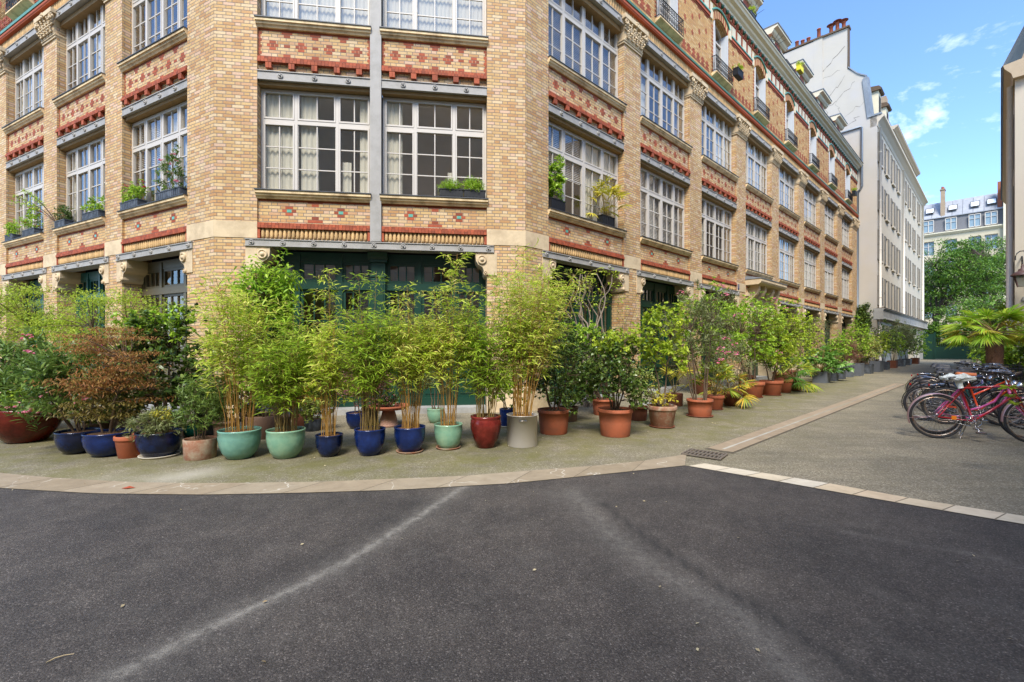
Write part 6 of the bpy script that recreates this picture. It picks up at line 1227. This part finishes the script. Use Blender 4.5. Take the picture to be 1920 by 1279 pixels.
def bike(label,loc,rz,col,style='gent',fend=CHROME,saddle=SAD,rimm=None,lamp=False,rack=False,basket=False,tilt=0,bars='flat',bagged=False,fat=1.0,second=None,wb=1.04,refl=None):
    t=thing('bicycle',label,'bicycle',loc,rz,'bicycles parked side by side'); t.rotation_euler=(tilt,0,rz); r=.345; m=col; rimm=rimm or RIMM
    wheel(t,0,r,rimm,fat=fat); wheel(t,wb,r,rimm,fat=fat)
    bb=(.44,0,.30); st=(.29,0,.80); dw=wb-1.04; ht=(.80+dw,0,.86); hb=(.835+dw,0,.72); f=MB(); R_=.0155
    if style=='gent': f.tube([st,ht],R_); f.tube([bb,hb],R_+.001)
    elif style=='loop':
        f.tube([(.41,0,.42),(.55,0,.47),(.68+dw*.7,0,.58),(.78+dw,0,.80)],R_); f.tube([bb,(.6+dw*.5,0,.38),(.74+dw,0,.54),hb],R_)
    else: f.tube([(.37,0,.58),ht],R_); f.tube([bb,hb],R_)
    f.tube([bb,st],R_); f.tube([ht,hb],.02)
    for s in (-1,1): f.tube([(0,s*.055,r),(bb[0],s*.03,bb[2])],.009); f.tube([(0,s*.055,r),(st[0]+.01,s*.02,st[2]-.04)],.008)
    f.tube([(bb[0],-.035,bb[2]),(bb[0],.035,bb[2])],.022); f.build('frame',m,t)
    f=MB(); 
    for s in (-1,1): f.tube([(hb[0]+.01,s*.045,hb[2]-.03),(hb[0]+.09,s*.05,.50),(wb,s*.05,r)],.010,.007)
    f.box(hb[0]-.02,hb[0]+.04,-.055,.055,hb[2]-.05,hb[2]-.02); f.build('fork',second or m,t)
    if fend is not None:
        for xx,a0,a1 in ((0,rad(20),rad(200)),(wb,rad(25),rad(185))):
            b=MB(); V=[];F=[];n=26
            for i in range(n+1):
                a=a0+(a1-a0)*i/n
                for y,rr in ((-.028,r+.012),(-.016,r+.024),(.016,r+.024),(.028,r+.012)): V.append((xx+rr*math.cos(a),y,r+rr*math.sin(a)))
            for i in range(n):
                for j in range(3): F.append((i*4+j,i*4+j+1,i*4+5+j,i*4+4+j))
            b.mesh(V,F); a=a1-.25; 
            for s in (-1,1): b.tube([(xx,s*.05,r),(xx+(r+.015)*math.cos(a),s*.03,r+(r+.015)*math.sin(a))],.003,None,4)
            b.build('mudguard',fend,t)
    b=MB(); b.tube([st,(st[0]-.03,0,st[2]+.14)],.013); b.build('seat_post',CHROME,t)
    sx,sz=st[0]-.04,st[2]+.16; b=MB(); V=[];F=[]
    ring=[(-.13,.075,.0),(-.10,.085,.02),(-.02,.07,.015),(.06,.03,.01),(.14,.018,.005)]
    for i,(x,hw,z) in enumerate(ring):
        for y,dz in ((-hw,-.035),(-hw*.9,0),(0,.012),(hw*.9,0),(hw,-.035)): V.append((sx+x,y,sz+z+dz))
    for i in range(4):
        for j in range(4): F.append((i*5+j,i*5+5+j,i*5+6+j,i*5+1+j))
    F.append((0,1,2,3,4)); b.mesh(V,F); b.build('saddle',saddle,t)
    if bagged:
        b=MB(); V=[];F=[];n=16;m_=9
        for i in range(m_+1):
            u=i/m_
            for j in range(n):
                a=2*PI*j/n; w_=(.10-.05*u)*(1+.18*math.sin(a*5+i)); hgt=(.055+.02*math.sin(i*1.7+j)); x=sx-.20+.42*u; cz=sz-.0
                k=math.sin(PI*min(max(u,.04),.96))**.5; V.append((x+.012*math.sin(j*3.1+i),w_*k*math.cos(a),cz+hgt*k*math.sin(a)+(.015*math.sin(j*2+i*3))))
        for i in range(m_):
            for j in range(n): F.append((i*n+j,i*n+(j+1)%n,(i+1)*n+(j+1)%n,(i+1)*n+j))
        F.append(tuple(range(n))); F.append(tuple(m_*n+j for j in range(n))[::-1]); b.mesh(V,F,False); b.tube([(sx+.02,0,sz-.03),(sx+.03,.01,sz-.10),(sx+.045,0,sz-.16)],.05,.035,9); b.build('saddle_cover',BAGM,t)
    b=MB(); b.tube([(.80,0,.86),(.775,0,1.0)],.012); b.tube([(.775,0,1.0),(.82,0,1.02)],.012)
    if bars=='flat': b.tube([(.70,-.29,1.05),(.78,-.2,1.05),(.83,-.06,1.02),(.83,.06,1.02),(.78,.2,1.05),(.70,.29,1.05)],.011)
    elif bars=='swept': b.tube([(.58,-.27,1.04),(.70,-.27,1.06),(.82,-.16,1.07),(.83,0,1.02),(.82,.16,1.07),(.70,.27,1.06),(.58,.27,1.04)],.011)
    else: b.tube([(.80,-.20,.90),(.88,-.21,.92),(.90,-.21,.99),(.83,-.19,1.03),(.82,0,1.03),(.83,.19,1.03),(.90,.21,.99),(.88,.21,.92),(.80,.20,.90)],.011)
    b.v=[(q[0]+dw,q[1],q[2]) for q in b.v]
    hbo=b.build('handlebar',CHROME if bars!='drop' else SAD,t); b=MB(); ex=.70 if bars=='flat' else .58
    if bars!='drop':
        for s in (-1,1): yy=.29 if bars=='flat' else .27; b.tube([(ex-.01,s*yy,1.045),(ex+.10,s*(yy-.02 if bars=='flat' else yy),1.052)],.017)
        for s in (-1,1): b.tube([(ex+.14,s*.24,1.03),(ex+.05,s*.26,1.0),(ex+.0,s*.27,.99)],.006)
        b.v=[(q[0]+dw,q[1],q[2]) for q in b.v]; b.build('grip',SAD,hbo)
    c=MB(); 
    for i in range(2): s=-1 if i==0 else 1; a=rad(-75)+PI*i; e=(bb[0]+.17*math.cos(a),s*.07,bb[2]+.17*math.sin(a)); c.tube([(bb[0],s*.05,bb[2]),e],.009,.007); c.box(e[0]-.045,e[0]+.045,min(e[1],e[1]+s*.09),max(e[1],e[1]+s*.09),e[2]-.012,e[2]+.012)
    c.torus((bb[0],-.045,bb[2]),.085,.006,'y',30,6); 
    for i in range(5): a=2*PI*i/5; c.tube([(bb[0],-.045,bb[2]),(bb[0]+.083*math.cos(a),-.045,bb[2]+.083*math.sin(a))],.005,None,4)
    c.torus((0,-.04,r),.04,.006,'y',20,6); c.tube([(0,-.045,r+.04),(bb[0],-.045,bb[2]+.085)],.004,None,4); c.tube([(0,-.045,r-.04),(bb[0],-.045,bb[2]-.085)],.004,None,4); c.build('crankset',CHROME,t)
    if rack:
        b=MB()
        for s in (-1,1): b.tube([(-.22,s*.06,r+.42),(.26,s*.06,r+.42)],.006,None,5); b.tube([(0,s*.06,r),(-.10,s*.06,r+.42)],.005,None,5)
        for k in range(5): x=-.22+k*.1; b.tube([(x,-.06,r+.42),(x,.06,r+.42)],.005,None,5)
        b.build('luggage_rack',SAD if fend is not CHROME else CHROME,t)
    if refl is not None: b=MB(); b.box(.16,.22,-.06,-.05,.315,.375); b.build('reflector',refl,t)
    if rack: b=MB(); b.tube([(-.22,0,r+.36),(-.245,0,r+.36)],.024,None,12); b.build('tail_reflector',REDREF,t)
    if lamp: b=MB(); b.lathe([(.001,0),(.05,.01),(.055,.05),(.03,.10),(.001,.11)],(0,0,0),16); o=b.build('headlamp',CHROME,t); o.location=(.93+dw,0,.86); o.rotation_euler=(0,rad(-90),0)
    if basket:
        b=MB()
        for z,w_ in ((.80,.13),(.88,.145),(.96,.155),(1.04,.165)): b.tube([(.86,-w_,z),(.86,w_,z),(1.12,w_,z),(1.12,-w_,z),(.86,-w_,z)],.004,None,4)
        for k in range(9):
            u=-1+k/4; b.tube([(.86,u*.13,.80),(.86,u*.165,1.04)],.003,None,4,False); b.tube([(1.12,u*.13,.80),(1.12,u*.165,1.04)],.003,None,4,False); b.tube([(.86+.26*k/8,-.13,.80),(.86+.26*k/8,-.165,1.04)],.003,None,4,False); b.tube([(.86+.26*k/8,.13,.80),(.86+.26*k/8,.165,1.04)],.003,None,4,False)
        b.build('basket',SAD,t)
    b=MB(); b.tube([(.40,.06,.28),(.34,.13,.01)],.009,None,6); b.build('kickstand',CHROME,t); return t
R_RED=paint('red_paint',(168,20,34)); R_PINK=paint('pink_paint',(214,84,150)); R_BLK=paint('black_paint',(26,26,30),.3,False); R_OR=paint('orange_paint',(224,74,24),.3,False); R_BLU=paint('steel_blue_paint',(60,86,120)); R_GRN=paint('petrol_green_paint',(24,78,74)); R_SIL=paint('silver_paint',(170,172,176)); R_LIL=paint('lilac_paint',(150,140,190)); MGR=pbr('rosy_mudguard',(196,160,160),.35,metal=.6)
TAN=pbr('tan_saddle',(196,110,62),.5)
A0=rad(-23)
bike('red gents bicycle with a crumpled white bag over its saddle, nearest of the row',(6.72,7.20,0),A0,R_RED,'gent',MGR,bagged=True,second=R_RED,refl=ORREF,lamp=True,bars='swept',wb=1.13)
bike('pink step-through bicycle with looped frame tubes, second from the camera',(7.02,7.55,0),rad(-27),R_PINK,'loop',None,SAD,bars='swept',lamp=True,wb=1.1)
bike('black city bicycle with a wide black mudguard and red tail reflector',(8.1,8.9,0),rad(-36),R_BLK,'gent',R_BLK,fat=1.35,rack=True,lamp=True)
bike('orange framed bicycle with a tan saddle',(8.1,8.5,0),rad(-32),R_OR,'mixte',None,TAN,bars='flat',tilt=rad(6))
bike('petrol green bicycle with a wire basket',(8.6,9.1,0),rad(-32),R_GRN,'mixte',CHROME,basket=True,bars='swept')
bike('steel blue bicycle leaning over among the middle of the row',(8.95,9.65,0),rad(-38),R_BLU,'gent',None,bars='flat',tilt=rad(-7))
bike('old bicycle with thin rack and narrow mudguards, towards the back left of the row',(10.5,11.6,0),rad(-40),R_BLK,'mixte',CHROME,rack=True,bars='swept')
bike('lilac bicycle half hidden in the row',(9.3,10.15,0),rad(-42),R_LIL,'mixte',None,bars='flat',tilt=rad(5))
bike('black racing bicycle with dropped handlebars',(9.75,10.7,0),rad(-44),R_BLK,'gent',None,bars='drop')
bike('silver bicycle with a front basket towards the back of the row',(10.2,11.15,0),rad(-42),R_SIL,'mixte',CHROME,basket=True,bars='swept')
bike('black bicycle with rack, last but one at the far end of the row',(11.1,12.1,0),rad(-44),R_BLK,'gent',R_BLK,rack=True,bars='flat',lamp=True)
bike('dark blue bicycle at the far end of the row, before the palm',(11.6,12.75,0),rad(-45),R_BLU,'mixte',R_BLK,bars='flat')

bike('black bicycle with swept handlebars jammed between the orange and the green frames',(8.3,8.7,0),rad(-30),R_BLK,'mixte',R_BLK,bars='swept',rack=True,tilt=rad(-5))
bike('black mountain bicycle with flat bars leaning near the right edge',(9.5,9.9,0),rad(-36),R_BLK,'gent',None,bars='flat',fat=1.4,tilt=rad(8))
bike('dark bicycle with headlamp and basket near the right edge of the row',(10.2,10.6,0),rad(-38),R_BLK,'mixte',CHROME,basket=True,bars='swept',lamp=True)
